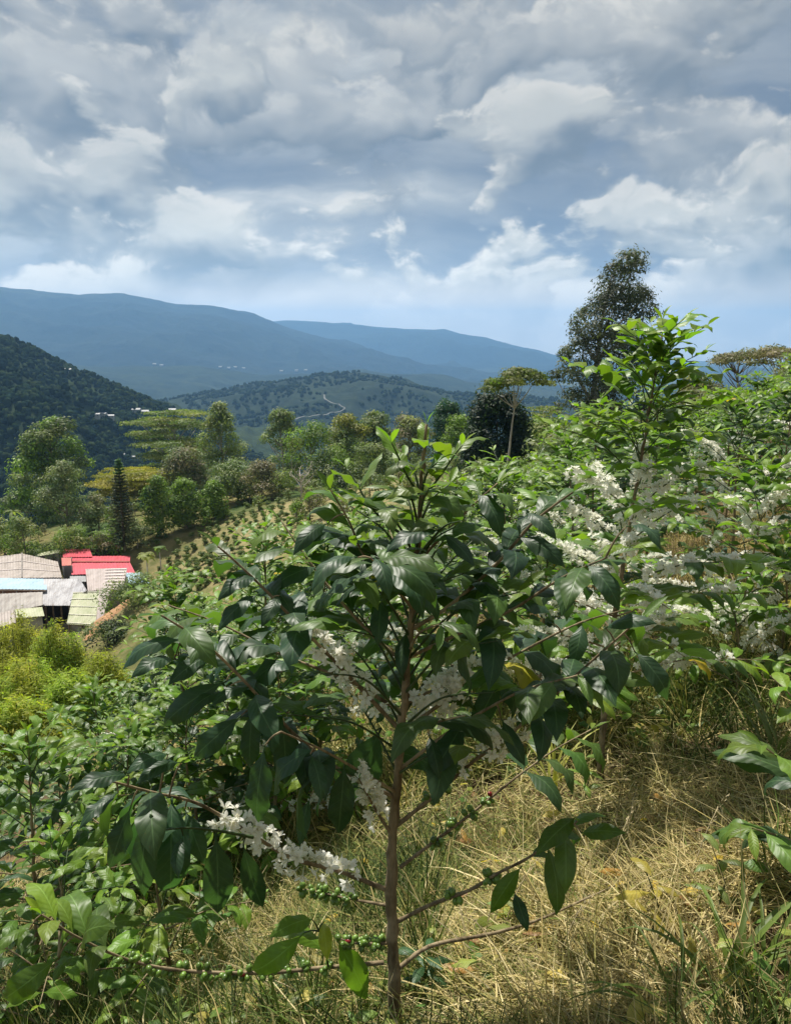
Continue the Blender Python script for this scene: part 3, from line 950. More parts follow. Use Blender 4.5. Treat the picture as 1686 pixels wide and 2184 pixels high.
def bamboo_clump(label, x, ytop, wpx, depth, seed, nculm=60, per=120, colours=LIMES, dome=.62):
    """feathery lime clump: arching culms carrying thin leaves"""
    rng = np.random.default_rng(seed)
    top, g = place_px(x, ytop, depth); h, w = max(2.5, top[2] - g), wpx * depth / FOC
    t = empty('bamboo_clump', (top[0], top[1], g))
    stems = MB(); C, N, Tn = [], [], []
    cols = np.array(colours)
    for k in range(nculm):
        a = rng.uniform(0, 6.283); rr = (rng.uniform(0, 1) ** .5) * w / 2
        d = np.array([math.cos(a), math.sin(a), 0])
        hh = h * (1 - (1 - dome) * (rr / (w / 2)) ** 2) * rng.uniform(.86, 1.04)
        b = d * rr * .35; e = d * rr
        P = smooth_path([b, b * .6 + e * .4 + np.array([0, 0, hh * .75]), e * .8 + b * .2 + np.array([0, 0, hh]), e * 1.12 + np.array([0, 0, hh * .82])], 14)
        stems.tube(P, np.linspace(.035, .006, 14), 4)
        m = per
        s = rng.uniform(3.5, 13, m); i = np.minimum(12, s.astype(int)); f = (s - i)[:, None]
        q = P[i] * (1 - f) + P[i + 1] * f + rng.normal(0, .2, (m, 3)) * np.array([1, 1, .8])
        C.append(q); N.append(np.tile([d[0] * .3, d[1] * .3, 1.0], (m, 1)))
        base = cols[rng.integers(0, len(cols))] * rng.uniform(.8, 1.2)
        Tn.append(base * rng.uniform(.75, 1.3, (m, 1)))
    C, N, Tn = np.vstack(C), np.vstack(N), np.vstack(Tn)
    V, F = cards(C, N, .25, .22, rng, .6)
    stems.build('stem', M['twig'], t, True)
    obj('crown', mesh('crown', V, F, M['feather'], False, np.repeat(Tn, 4, 0)), t)
    tag(t, label, 'bamboo')


BAM = [(.37, .39, .05), (.44, .43, .06), (.30, .34, .04)]
bamboo_clump('feathery olive-lime bamboo clump at the left edge below the sheds', 30, 1312, 200, 52, 1, 110, 170, BAM)
bamboo_clump('soft bright lime bamboo plume in front of the shed gap', 118, 1334, 165, 50, 2, 100, 170, LIMES + BAM)
bamboo_clump('rounded yellow-lime bamboo mound below the dark hedge', 212, 1398, 190, 40, 3, 110, 170, [(.36, .38, .04), (.32, .36, .04), (.26, .33, .03)], .5)
bamboo_clump('lime bamboo mass rising behind the left coffee bushes', 60, 1405, 260, 38, 4, 110, 170, LIMES + BAM)
bamboo_clump('low lime bamboo in the hollow between the left clumps', 150, 1440, 170, 33, 5, 90, 170, LIMES)
bamboo_clump('nearest lime bamboo just above the left coffee bush tips', 40, 1495, 210, 29, 6, 90, 170, BAM + LIMES)


def slope_scrub():
    """scattered bushes over the slope between the coffee and the tree line"""
    rng = np.random.default_rng(41)
    protos = []
    for k in range(5):
        r = np.random.default_rng(700 + k); h, w = 2.2 + .3 * k, 2.6 + .3 * k
        cl = shape_clumps('bush', h, w, r)
        cm = crown(cl, 70, .30, .4, [OLIVE, GREEN, EUC, BROWN, EUCW][k], 720 + k, .3)
        tm = mesh('trunk', *tube([(0, 0, -.3), (.05, 0, h * .4), (0, 0, h * .8)], [.09, .06, .02], 6), M['bark'])
        protos.append((tm, cm))
    n = 0
    for k in range(700):
        y = rng.uniform(44, 128); px = rng.uniform(600, 1700)
        if k % 3 == 0: y = rng.uniform(122, 165); px = rng.uniform(-60, 900)
        x = (px - CX) / KPX * y
        if y < 121 and (px < 640 + (y - 60) * -.5 or (y < 70 and px < 760)): continue
        z = gz(x, y); tm, cm = protos[rng.integers(0, 5)]
        t = empty('scrub_bush', (x, y, z), rng.uniform(0, 6.28), rng.uniform(.5, 1.3))
        obj('trunk', tm, t); obj('crown', cm, t)
        tag(t, 'scrub bush on the slope between the coffee and the tree line', 'bush', 'scrub bushes on the slope'); n += 1
        if n >= 290: break


slope_scrub()
# ------------------------------------------------------------------ farm buildings
def roof_mat(name, base, stain, rough=.45, metal=0.0, stripe=None):
    m, g = new_mat(name)
    o = objco(g)
    n = g.noise(g.vmath('MULTIPLY', o, (1, .35, 1)), 1.6, 7, .65)
    n2 = g.noise(o, .5, 3, .5)
    inf = g.n('ShaderNodeObjectInfo').outputs['Random']
    c = g.mix(g.range(n, .38, .68), base, stain)
    c = g.mix(g.math('MULTIPLY', g.range(n2, .45, .65), .35), c, tuple(min(1, v * 1.25) for v in base))
    c = g.mix(g.math('MULTIPLY', inf, .22), c, g.mix(1.0, c, (.72, .72, .72), 'MULTIPLY'))
    st = g.noise(g.vmath('MULTIPLY', o, (3.0, .5, 3.0)), 1.1, 6, .7)
    c = g.mix(g.math('MULTIPLY', g.range(st, .56, .70), .55), c, (.16, .095, .06))
    finish(g, principled(g, c, rough, .4, None, metal))
    return m


M['roof_red'] = roof_mat('red_sheet_roof', (.60, .075, .110), (.44, .06, .075), .45)
M['roof_salmon'] = roof_mat('salmon_sheet_roof', (.66, .20, .16), (.50, .17, .14), .5)
M['roof_taupe'] = roof_mat('taupe_plastic_roof', (.40, .345, .31), (.28, .24, .205), .55)
M['roof_blue'] = roof_mat('pale_blue_roof', (.40, .55, .66), (.33, .46, .56), .45)
M['roof_zinc'] = roof_mat('weathered_zinc_roof', (.47, .46, .47), (.27, .255, .26), .55)
M['roof_pink'] = roof_mat('pinkish_plastic_roof', (.43, .36, .335), (.32, .265, .24), .55)
M['roof_moss'] = roof_mat('mossy_plastic_roof', (.44, .44, .30), (.33, .36, .20), .6)
M['roof_grey'] = roof_mat('old_grey_roof', (.36, .33, .30), (.24, .21, .19), .7)
M['batten'] = simple('pale_batten', (.62, .60, .48), .7, .2, 3.0)
M['post'] = simple('wooden_post', (.20, .15, .11), .8, .3, 3.0)
M['wall_brick'] = simple('brick_wall', (.33, .19, .14), .9, .25, 1.2)
M['wall_grey'] = simple('grey_wall', (.30, .28, .26), .9, .25, 1.0)
M['pink_batten'] = simple('pinkish_batten', (.66, .58, .55), .7, .15, 3.0)


def sheets(parent, q, n, mat, name='roof_sheet', thick=.05):
    """a roof plane FL, FR, BR, BL laid in n overlapping sheets, each a ribbed mesh"""
    FL, FR, BR, BL = [np.asarray(v, float) for v in q]
    N = np.cross(FR - FL, BL - FL); N /= np.linalg.norm(N)
    if N[2] < 0: N = -N
    for i in range(n):
        a, b = i / n, (i + 1) / n + .012
        lift = N * (.012 * (i % 2) + .004 * ((i * 7) % 3))
        V, k = [], 9
        for s in np.linspace(0, 1, k):
            t = a + (b - a) * s
            w = N * (.022 * math.cos(s * math.pi * 4))
            for e, c0, c1 in ((0, FL, FR), (1, BL, BR)):
                p = c0 + (c1 - c0) * t + lift + w
                V += [p, p - N * thick]
        F = []
        for s in range(k - 1):
            o = 4 * s; p = o + 4
            F += [(o, p, p + 2, o + 2), (o + 1, o + 3, p + 3, p + 1), (o, o + 1, p + 1, p), (o + 2, p + 2, p + 3, o + 3)]
        F += [(0, 2, 3, 1), (4 * k - 4, 4 * k - 3, 4 * k - 1, 4 * k - 2)]
        obj(name, mesh(name, V, F, mat), parent)


def quad(px, yf, yb):
    """photo corners FL FR BR BL; front edge at depth yf, back edge at yb"""
    return [pix(*px[0], yf), pix(*px[1], yf), pix(*px[2], yb), pix(*px[3], yb)]


def walls(parent, q, g, mat, inset=.35, drop=.08, name='wall'):
    q = [np.array(v, float) for v in q]; c = sum(q) / 4
    hi = []
    for v in q:
        d = c - v; d[2] = 0; d /= np.linalg.norm(d)
        p = v + d * inset; p[2] = v[2] - drop - .05
        hi.append(p)
    lo = [np.array([p[0], p[1], g - .4]) for p in hi]
    MB().hexa(np.array(lo), np.array(hi)).build(name, mat, parent)
    return hi


def posts(parent, q, g, n, mat=None, inset=.2):
    FL, FR = np.array(q[0]), np.array(q[1])
    for i in range(n):
        p = FL + (FR - FL) * (.04 + .92 * i / (n - 1))
        MB().box((p[0], p[1] + inset, (p[2] + g - .4) / 2 - .05), (.16, .16, p[2] - g + .3)).build('post', mat or M['post'], parent)


def battens(parent, q, ts, mat, w=.12, along=True):
    FL, FR, BR, BL = [np.asarray(v, float) for v in q]
    N = np.cross(FR - FL, BL - FL); N /= np.linalg.norm(N)
    N = -N if N[2] < 0 else N
    for t in ts:
        a, b = FL + (BL - FL) * t, FR + (BR - FR) * t
        d = (BL - FL); d = d / np.linalg.norm(d) * w
        lo = np.array([a, b, b + d, a + d]) + N * .045
        MB().hexa(lo, lo + N * .05).build('batten', mat, parent)


def beam(parent, a, b, s, mat, name):
    a, b = np.array(a, float), np.array(b, float)
    MB().tube([a, b], [s, s], 4).build(name, mat, parent)


def farm():
    def start(name, q):
        c = sum(np.array(v) for v in q) / 4; g = gz(c[0], c[1])
        return empty(name, (0, 0, 0)), g
    # wide gabled drying house at the left edge: ridge runs away from us
    ql = quad([(-60, 1236), (48, 1232), (48, 1180), (-60, 1194)], 103, 112)
    qr = quad([(48, 1232), (132, 1231), (123, 1197), (48, 1180)], 103, 112)
    t, g = start('drying_house', qr)
    sheets(t, ql, 9, M['roof_taupe']); sheets(t, qr, 7, M['roof_taupe'])
    battens(t, qr, (.33, .66), M['pink_batten']); battens(t, ql, (.33, .66), M['pink_batten'])
    beam(t, ql[1] + np.array([0, 0, .1]), ql[2] + np.array([0, 0, .1]), .09, M['roof_grey'], 'ridge_cap')
    walls(t, [ql[0], qr[1], qr[2], ql[3]], g, M['wall_grey'])
    posts(t, [qr[0], qr[1]], g, 4)
    tag(t, 'wide taupe gabled drying house at the left edge', 'building')
    # mossy lean-to behind it
    q = quad([(74, 1187), (131, 1178), (126, 1171), (84, 1180)], 114, 117.5)
    t, g = start('lean_to_shed', q); sheets(t, q, 5, M['roof_moss']); posts(t, q, g, 4); walls(t, q, g, M['wall_grey'], .6)
    tag(t, 'narrow mossy lean-to between the drying house and red roof', 'building')
    # red-roofed house: lower slope, upper slope, raised back wing
    qa = quad([(153, 1225), (287, 1221), (276, 1199), (154, 1199)], 105, 109.5)
    qb = quad([(154, 1198), (276, 1198), (277, 1185), (156, 1186)], 109.6, 113)
    qc = quad([(135, 1188), (197, 1187), (191, 1170), (134, 1170)], 112, 117)
    t, g = start('red_house', qa)
    sheets(t, qa, 10, M['roof_red']); sheets(t, qb, 9, M['roof_red']); sheets(t, qc, 6, M['roof_red'])
    beam(t, qa[3] + np.array([0, 0, .12]), qa[2] + np.array([0, 0, .12]), .13, M['roof_salmon'], 'ridge_cap')
    walls(t, [qa[0], qa[1], qb[2], qb[3]], g, M['white_wall'], .5, .25)
    walls(t, qc, g, M['white_wall'], .5, .2, 'wing_wall')
    for k, s in enumerate((.15, .45, .8)):
        p = qa[0] + (qa[1] - qa[0]) * s
        MB().box((p[0], p[1] + .38, (p[2] + g) / 2 + .1), (1.0, .12, 1.1)).build('window', M['dark_gap'], t)
    tag(t, 'house with bright red sheet roof in three stepped planes', 'house')
    q = quad([(133, 1206), (153, 1205), (152, 1189), (132, 1189)], 106, 109)
    t, g = start('porch', q); sheets(t, q, 3, M['roof_salmon']); posts(t, q, g, 2, M['white_wall']); walls(t, [q[3], q[2], q[2] + np.array([0, .5, 0]), q[3] + np.array([0, .5, 0])], g, M['white_wall'], .05)
    tag(t, 'small salmon-roofed porch left of the red roof', 'building')
    # pale blue shed with open front
    q = quad([(-60, 1255), (99, 1257), (97, 1234), (-60, 1231)], 97, 101.5)
    t, g = start('blue_roofed_shed', q); sheets(t, q, 11, M['roof_blue']); posts(t, q, g, 6, M['white_wall'])
    beam(t, q[0] - np.array([0, .05, .12]), q[1] - np.array([0, .05, .12]), .1, M['post'], 'eave_beam')
    walls(t, [q[3] - np.array([0, 1, 0]), q[2] - np.array([0, 1, 0]), q[2], q[3]], g, M['wall_brick'], .1)
    tag(t, 'long open shed with pale blue roof at the left edge', 'building')
    # zinc roof
    q = quad([(92, 1291), (149, 1291), (168, 1234), (94, 1234)], 94, 100.5)
    q2 = quad([(149, 1280), (186, 1259), (172, 1236), (168, 1235)], 95.2, 100)
    t, g = start('zinc_shed', q); sheets(t, q, 7, M['roof_zinc']); sheets(t, q2, 3, M['roof_zinc'])
    posts(t, q, g, 4); walls(t, [q[3] - np.array([0, 3, 1.2]), q[2] - np.array([0, 3, 1.2]), q[2], q[3]], g, M['dark_gap'], .3)
    walls(t, [q[0] + np.array([0, .2, -2.4]), q[1] + np.array([0, .2, -2.4]), q[1] + np.array([0, .5, -2.4]), q[0] + np.array([0, .5, -2.4])], g, M['wall_grey'], .02, name='low_wall')
    tag(t, 'streaky weathered zinc roof shed in the middle of the farm', 'building')
    # white strip roof
    q = quad([(149, 1240), (184, 1240), (183, 1228), (150, 1228)], 102, 104.5)
    t, g = start('white_roofed_shed', q); sheets(t, q, 3, M['tin_far']); walls(t, q, g, M['wall_grey'], .2)
    tag(t, 'short white-roofed shed tucked under the red roof', 'building')
    # pinkish striped roof
    q = quad([(188, 1260), (262, 1256), (271, 1211), (183, 1213)], 97, 103)
    t, g = start('pink_roofed_shed', q); sheets(t, q, 8, M['roof_pink'])
    q_r = [q[0] + (q[1] - q[0]) * .48, q[1], q[2], q[3] + (q[2] - q[3]) * .48]
    battens(t, q_r, (.08, .22, .36, .50, .64, .78, .92), M['pink_batten'], .2)
    walls(t, q, g, M['wall_grey'], .4)
    tag(t, 'shed with pinkish roof striped by pale battens below the red roof', 'building')
    # translucent greenish roof in front
    q = quad([(143, 1330), (203, 1334), (212, 1261), (157, 1263)], 88, 95.5)
    q2 = quad([(203, 1334), (222, 1310), (236, 1252), (212, 1260)], 88.2, 95.5)
    t, g = start('plastic_roofed_shed', q); sheets(t, q, 6, M['roof_moss']); sheets(t, q2, 3, M['roof_pink'])
    battens(t, q, (.02, .27, .52, .76, .97), M['batten'], .12); walls(t, q, g, M['wall_grey'], .4); posts(t, q, g, 3)
    tag(t, 'shed with greenish plastic roof and pale cross battens in front', 'building')
    # blue-grey roof right
    q = quad([(276, 1244), (319, 1243), (302, 1221), (268, 1221)], 101, 105)
    t, g = start('blue_grey_shed', q); sheets(t, q, 4, M['roof_blue']); walls(t, q, g, M['wall_grey'], .3)
    tag(t, 'small shed with blue-grey roof at the right end of the farm', 'building')
    # old roofs at lower left
    q = quad([(-50, 1322), (91, 1290), (90, 1262), (-50, 1268)], 90, 95)
    t, g = start('old_shed', q); sheets(t, q, 9, M['roof_grey']); walls(t, q, g, M['wall_brick'], .4)
    tag(t, 'old dull grey-brown roof below the pale blue shed', 'building')
    q = quad([(-50, 1350), (34, 1328), (32, 1300), (-50, 1316)], 86, 89.5)
    t, g = start('old_shed', q); sheets(t, q, 6, M['roof_taupe']); walls(t, q, g, M['wall_grey'], .4)
    tag(t, 'slanting taupe roof at the very left edge above bamboo', 'building')
    q = quad([(36, 1318), (95, 1313), (90, 1294), (33, 1299)], 86.5, 89.5)
    t, g = start('old_shed', q); sheets(t, q, 5, M['roof_moss']); walls(t, q, g, M['wall_grey'], .4)
    tag(t, 'low mossy roof in front of the zinc roof, just above bamboo', 'building')
    # a yard of orange soil
    rng = np.random.default_rng(4); p0 = pix(228, 1358, 86); V, F = [], []
    for i, r in enumerate(np.linspace(0, 1, 7)):
        for j in range(20):
            a = j / 20 * 6.283; rr = r * (2.6 + .6 * math.sin(3 * a + 1) + .3 * math.sin(5 * a))
            x, y = p0[0] + rr * math.cos(a) * 1.1, p0[1] + rr * math.sin(a) * 1.5
            V.append((x, y, gz(x, y) + (.18 if i < 5 else .18 - .35 * (i - 4))))
    F = [(i * 20 + j, i * 20 + (j + 1) % 20, i * 20 + 20 + (j + 1) % 20, i * 20 + 20 + j) for i in range(6) for j in range(20)]
    o = obj('yard', mesh('yard', V, F, simple('orange_soil', (.38, .21, .10), .9, .3, .8), True))
    tag(o, 'patch of orange soil in front of the sheds', kind='structure')


farm()


def parked_car():
    c = pix(228, 1182, 119); g = gz(c[0], c[1])
    t = empty('parked_car', (c[0], c[1], max(g, c[2] - 1.6)), .15)
    paint = simple('maroon_paint', (.17, .02, .03), .25, .1, 3)
    gl = simple('car_glass', (.03, .035, .04), .1, .1, 3)
    prof = [(-2.1, .35), (2.1, .35), (2.15, .8), (1.3, .95), (.75, 1.45), (-1.2, 1.5), (-1.9, .98), (-2.15, .85)]
    V = [(x, s * (.85 if z < 1.1 else .68), z) for s in (-1, 1) for x, z in prof]; k = len(prof)
    F = [tuple(range(k)), tuple(range(2 * k - 1, k - 1, -1))] + [(i, k + i, k + (i + 1) % k, (i + 1) % k) for i in range(k)]
    MB().add(V, F).build('body', paint, t)
    for x0, x1 in ((-1.5, -.35), (-.25, .8)):
        MB().box(((x0 + x1) / 2, -.765, 1.2), (x1 - x0, .06, .38)).build('window', gl, t)
    for x in (-1.3, 1.35):
        for y in (-.84, .84):
            MB().tube([(x, y - .1, .33), (x, y + .1, .33)], [.33, .33], 12).build('wheel', M['dark_gap'], t)
    tag(t, 'dark maroon car parked behind the red roof', 'car')


parked_car()

# ------------------------------------------------------------------ young coffee field on the knoll
def young_field():
    rng = np.random.default_rng(12)
    protos = []
    for k in range(3):
        r = np.random.default_rng(60 + k)
        cl = [((r.normal(0, .22), r.normal(0, .22), .25 + .75 * r.uniform(0, 1)), (.30, .30, .26)) for _ in range(9)]
        cm = crown(cl, 620, .20, .42, [(.130, .180, .045), (.155, .200, .055), (.105, .150, .040)], 90 + k, .4)
        tm = mesh('trunk', *tube([(0, 0, -.2), (0, 0, .5), (0, 0, 1.1)], [.03, .025, .01], 5), M['bark'])
        protos.append((tm, cm))
    n = 0
    for row in range(15):
        for s in range(22):
            # rows climb the slope away from the farm
            px = 322 + 17.5 * s + 9 * row * .4 + rng.normal(0, 3.2); py = 1236 - 8.4 * s + (row - 7) * 7.2 + rng.normal(0, 2.4)
            if not (300 < px < 660 and 1070 < py < 1260): continue
            if rng.uniform() < .08: continue
            d = 86 + (1236 - py) * .22
            # put it on the ground along this ray
            for _ in range(6):
                p = pix(px, py, d); gg = gz(p[0], p[1]); d *= max(.8, min(1.2, gg / p[2]))
            if d < 66 or d > 150: continue
            p = pix(px, py, d); tm, cm = protos[rng.integers(0, 3)]
            t = empty('young_coffee_bush', (p[0], p[1], gz(p[0], p[1]) - .05), rng.uniform(0, 6.28), rng.uniform(.5, .95))
            obj('trunk', tm, t); obj('crown', cm, t)
            tag(t, 'young coffee bush in the planted rows on the tan slope', 'bush', 'young coffee bushes in rows'); n += 1
    print('young bushes', n)


young_field()
# ------------------------------------------------------------------ coffee: leaf, flower and cherry meshes
WT = ([0, .04, .12, .25, .4, .55, .7, .82, .9, .96, 1], [.05, .12, .45, .82, .99, 1, .86, .58, .30, .12, .01])


def leaf_arrays(bend, width, ns, nw, seed, fold=-.15, wave=.03, curl=0.0, pet=.07):
    rng = np.random.default_rng(seed)
    ph, ph2 = rng.uniform(0, 6.28, 2)
    V, UV = [], []
    th, p = -bend * .18, np.array([0., 0., 0.])
    ts = np.linspace(0, 1, ns + 1); side = 0.0
    for i, t in enumerate(ts):
        if i:
            dt = ts[1] * (1 - pet)
            th += bend / ns * (.9 * t + .55)
            side += curl / ns
            p = p + dt * np.array([math.sin(side), math.cos(th) * math.cos(side), -math.sin(th)])
        q = p + np.array([0, pet * math.cos(bend * .18), pet * math.sin(bend * .18)])
        nrm = np.array([0, math.sin(th), math.cos(th)])
        w = width / 2 * np.interp(t, *WT)
        for j in range(-nw, nw + 1):
            s = j / nw
            off = fold * abs(s) ** 1.4 * w + wave * s * abs(s) * math.sin(2 * math.pi * 2.3 * t + (ph if s > 0 else ph2)) * min(1, 4 * t * (1 - t))
            off += .004 * math.sin(2 * math.pi * (9.5 * t - 1.5 * abs(s) ** .8)) * abs(s) * (1.15 - abs(s)) * min(1, 5 * (1 - t))
            V.append(q + np.array([s * w, 0, 0]) + nrm * off); UV.append((s, t))
    k = 2 * nw + 1
    F = [(i * k + j, i * k + j + 1, (i + 1) * k + j + 1, (i + 1) * k + j) for i in range(ns) for j in range(k - 1)]
    b = len(V)                                      # petiole
    for e, r in ((0, .012), (1, .010)):
        c = np.array([0, pet * e * 1.05 * math.cos(bend * .18), pet * e * 1.05 * math.sin(bend * .18)])
        for a in range(4): V.append(c + r * np.array([math.cos(a * 1.571), 0, math.sin(a * 1.571)])); UV.append((0, 0))
    F += [(b + a, b + (a + 1) % 4, b + 4 + (a + 1) % 4, b + 4 + a) for a in range(4)]
    return np.array(V), np.array(F), np.array(UV)


BENDS = [.25, .5, .8, 1.1, 1.35, 1.6, 1.85, 2.1]
LEAF_HI, LEAF_LO = [], []
for i, b in enumerate(BENDS):
    for k in range(2):
        a = (b, .29 + .035 * k, 14, 3, i * 10 + k, -.24 + .12 * k, .018 + .022 * k, (.18 if k else -.14))
        V, F, UV = leaf_arrays(*a)
        LEAF_HI.append(mesh('coffee_leaf', V, F, M['leaf'], True, uv=UV))
        LEAF_LO.append(leaf_arrays(b, .38, 5, 1, i * 10 + k, -.2, .05, .1, .06))
YOUNG = []
for k in range(3):
    V, F, UV = leaf_arrays(.15 + .25 * k, .27, 10, 2, 200 + k, .35, .01, 0)
    YOUNG.append(mesh('young_leaf', V, F, M['leaf'], True, uv=UV))
    LEAF_LO.append(leaf_arrays(.2 + .25 * k, .28, 4, 1, 200 + k, .3, .02, 0))
NB = len(LEAF_HI)
LEAF_MESH = LEAF_HI + YOUNG


def flower_arrays(seed, np_=5):
    rng = np.random.default_rng(seed)
    V, F, T = [], [], []
    tv, tf = tube([(0, 0, -.3), (0, 0, .05), (0, 0, .32)], [.03, .05, .09], 5)
    V += list(tv); F += tf; T += [(.72, .74, .60)] * len(tv)
    for k in range(np_):
        a = k / np_ * 6.283 + rng.normal(0, .12); el = rng.uniform(.15, .75); L = rng.uniform(.85, 1.1)
        d = np.array([math.cos(a), math.sin(a), 0]); s = np.array([-d[1], d[0], 0])
        b = len(V)
        for t, w in ((0, .08), (.35, .27), (.7, .26), (1, .05)):
            c = d * (.06 + L * t * .55 * math.cos(el * t)) + np.array([0, 0, .3 + .42 * t * (1 - t * el)])
            V += [c - s * w * .55, c + np.array([0, 0, -.05]), c + s * w * .55]
        T += [(.95, .95, .90)] * 12
        for i in range(3):
            o = b + 3 * i
            F += [(o, o + 1, o + 4, o + 3), (o + 1, o + 2, o + 5, o + 4)]
    for k in range(5):                              # anthers
        a = (k + .5) / 5 * 6.283
        c = np.array([math.cos(a) * .13, math.sin(a) * .13, .62]); b = len(V)
        V += [c + np.array([.03, 0, -.28]), c + np.array([-.03, .02, -.28]), c + np.array([0, 0, .10])]; F.append((b, b + 1, b + 2)); T += [(.80, .74, .55)] * 3
    return np.array(V), F, np.array(T)


FLOWER = [mesh('flower', *flower_arrays(s, 5 + s % 2)[:2], M['petal'], False, flower_arrays(s, 5 + s % 2)[2]) for s in range(4)]


def cherry_mesh():
    V, F = [], []
    n, m = 9, 7
    for i in range(m + 1):
        a = math.pi * i / m
        for j in range(n):
            b = 2 * math.pi * j / n
            V.append((.5 * math.sin(a) * math.cos(b), .5 * math.sin(a) * math.sin(b), .62 - .62 * math.cos(a)))
    F = [(i * n + j, i * n + (j + 1) % n, (i + 1) * n + (j + 1) % n, (i + 1) * n + j) for i in range(m) for j in range(n)]
    b = len(V)
    for r, z in ((.10, 1.22), (.12, 1.30), (.04, 1.29)):
        V += [(r * math.cos(k * 1.0472), r * math.sin(k * 1.0472), z) for k in range(6)]
    F += [(b + i * 6 + j, b + i * 6 + (j + 1) % 6, b + i * 6 + 6 + (j + 1) % 6, b + i * 6 + 6 + j) for i in range(2) for j in range(6)]
    return mesh('cherry', V, F, M['cherry'], True)


CHERRY = cherry_mesh()


def frame(d, up, roll=0.0):
    d = d / (np.linalg.norm(d) + 1e-9)
    x = np.cross(d, up)
    if np.linalg.norm(x) < 1e-4: x = np.cross(d, np.array([1., 0.1, 0]))
    x /= np.linalg.norm(x); n = np.cross(x, d)
    c, s = math.cos(roll), math.sin(roll)
    return c * x + s * n, d, c * n - s * x


def mat4(p, x, y, z, sc):
    return Matrix(((x[0] * sc, y[0] * sc, z[0] * sc, p[0]), (x[1] * sc, y[1] * sc, z[1] * sc, p[1]), (x[2] * sc, y[2] * sc, z[2] * sc, p[2]), (0, 0, 0, 1)))


C_DARK = np.array((.022, .050, .025)); C_MID = np.array((.064, .118, .014)); C_YOUNG = np.array((.125, .205, .016)); C_YEL = np.array((.38, .30, .03))


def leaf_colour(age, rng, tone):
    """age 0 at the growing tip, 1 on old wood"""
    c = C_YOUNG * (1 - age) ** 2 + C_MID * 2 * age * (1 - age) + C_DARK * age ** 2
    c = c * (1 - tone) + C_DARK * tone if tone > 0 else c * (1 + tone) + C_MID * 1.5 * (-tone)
    if rng.uniform() < .005 and age > .5: c = C_YEL * rng.uniform(.6, 1)
    return np.clip(c * rng.uniform(.75, 1.3) * np.array([rng.uniform(.85, 1.2), 1, rng.uniform(.8, 1.2)]), 0, 1)


class Branch:
    def __init__(s, pts, r): s.pts, s.r, s.leaves, s.flowers, s.cherries, s.twigs = pts, r, [], [], [], []


def grow(rng, pts, r0, L, start, inter=.06, tone=.2, hang=0.0, young=2.2, flowers=None, fdens=0.0, cherries=None, cdens=0.0, bendlo=3, bendhi=7, keep=.93, age_floor=0.0, end=1.0):
    """dress a branch path with opposite leaf pairs, blossom and fruit"""
    P = smooth_path(pts, 28)
    b = Branch(P, r0)
    seg = np.linalg.norm(np.diff(P, axis=0), axis=1); acc = np.concatenate([[0], np.cumsum(seg)]); tot = acc[-1]
    n = max(2, int(round(tot / inter)))
    side0 = 1 if rng.uniform() < .5 else -1
    for k in range(n + 1):
        s = tot * k / n
        i = min(26, int(np.searchsorted(acc, s) - 1) if s > 0 else 0); i = max(i, 0)
        f = (s - acc[i]) / (seg[i] + 1e-9)
        p = P[i] * (1 - f) + P[i + 1] * f
        d = P[min(27, i + 1)] - P[max(0, i - 1)]; d /= np.linalg.norm(d)
        hz = np.cross(d, np.array([0, 0, 1.])); nh = np.linalg.norm(hz)
        hz = hz / nh if nh > .25 else np.array([math.cos(k * 1.57), math.sin(k * 1.57), 0])
        fr = k / n
        if start <= fr <= end:
            age = min(1.0, age_floor + (n - k) / (young * 2.2))
            for sd in (-1, 1):
                if rng.uniform() > keep: continue
                tipk = k >= n - 0
                dd = hz * sd * (.85 if not tipk else .45) + d * (.45 if not tipk else .75) + np.array([0, 0, .32 - hang * rng.uniform(.6, 1.6)]) + rng.normal(0, .11, 3)
                x, y, z = frame(dd, np.array([0, 0, 1.]) + rng.normal(0, .13, 3) + d * .15, rng.normal(0, .16))
                if tipk:
                    var = NB + rng.integers(0, 3); ln = L * rng.uniform(.28, .42)
                else:
                    var = 2 * rng.integers(bendlo, bendhi + 1) + rng.integers(0, 2); ln = L * (.70 + .30 * min(1, (n - k) / 3.0)) * rng.uniform(.82, 1.15)
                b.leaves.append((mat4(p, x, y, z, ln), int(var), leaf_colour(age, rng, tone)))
        if flowers and flowers[0] <= fr <= flowers[1] and rng.uniform() < fdens:
            for q in range(rng.integers(8, 14)):
                o = rng.normal(0, 1, 3) + np.array([0, 0, .55]); o -= d * o.dot(d) * .4; o /= np.linalg.norm(o)
                x, y, z = frame(o, rng.normal(0, 1, 3))
                pp = p + o * (r0 * .5 + rng.uniform(.004, .020)) + d * rng.normal(0, .016)
                b.flowers.append((mat4(pp, x, -z, y, .029 * rng.uniform(.8, 1.15)), int(rng.integers(0, 4))))
        if cherries and cherries[0] <= fr <= cherries[1] and rng.uniform() < cdens:
            for q in range(rng.integers(5, 11)):
                o = rng.normal(0, 1, 3); o -= d * o.dot(d) * .7; o /= np.linalg.norm(o)
                x, y, z = frame(o, rng.normal(0, 1, 3))
                pp = p + o * .003 + d * rng.normal(0, .009)
                cc = np.array((.110, .190, .030)) * rng.uniform(.6, 1.5)
                if rng.uniform() < .03: cc = np.array((.22, .012, .015))
                b.cherries.append((mat4(pp, x, -z, y, .0148 * rng.uniform(.75, 1.1)), cc))
    return b


def join_leaves(items):
    V, F, UV, T, n = [], [], [], [], 0
    for mx, var, c in items:
        lv, lf, lu = LEAF_LO[var]
        m = np.array(mx); w = lv @ m[:3, :3].T + m[:3, 3]
        V.append(w); F.append(lf + n); UV.append(lu); T.append(np.tile(c, (len(w), 1))); n += len(w)
    return mesh('foliage', np.vstack(V), np.vstack(F), M['leaf_mass'], True, np.vstack(T), np.vstack(UV))


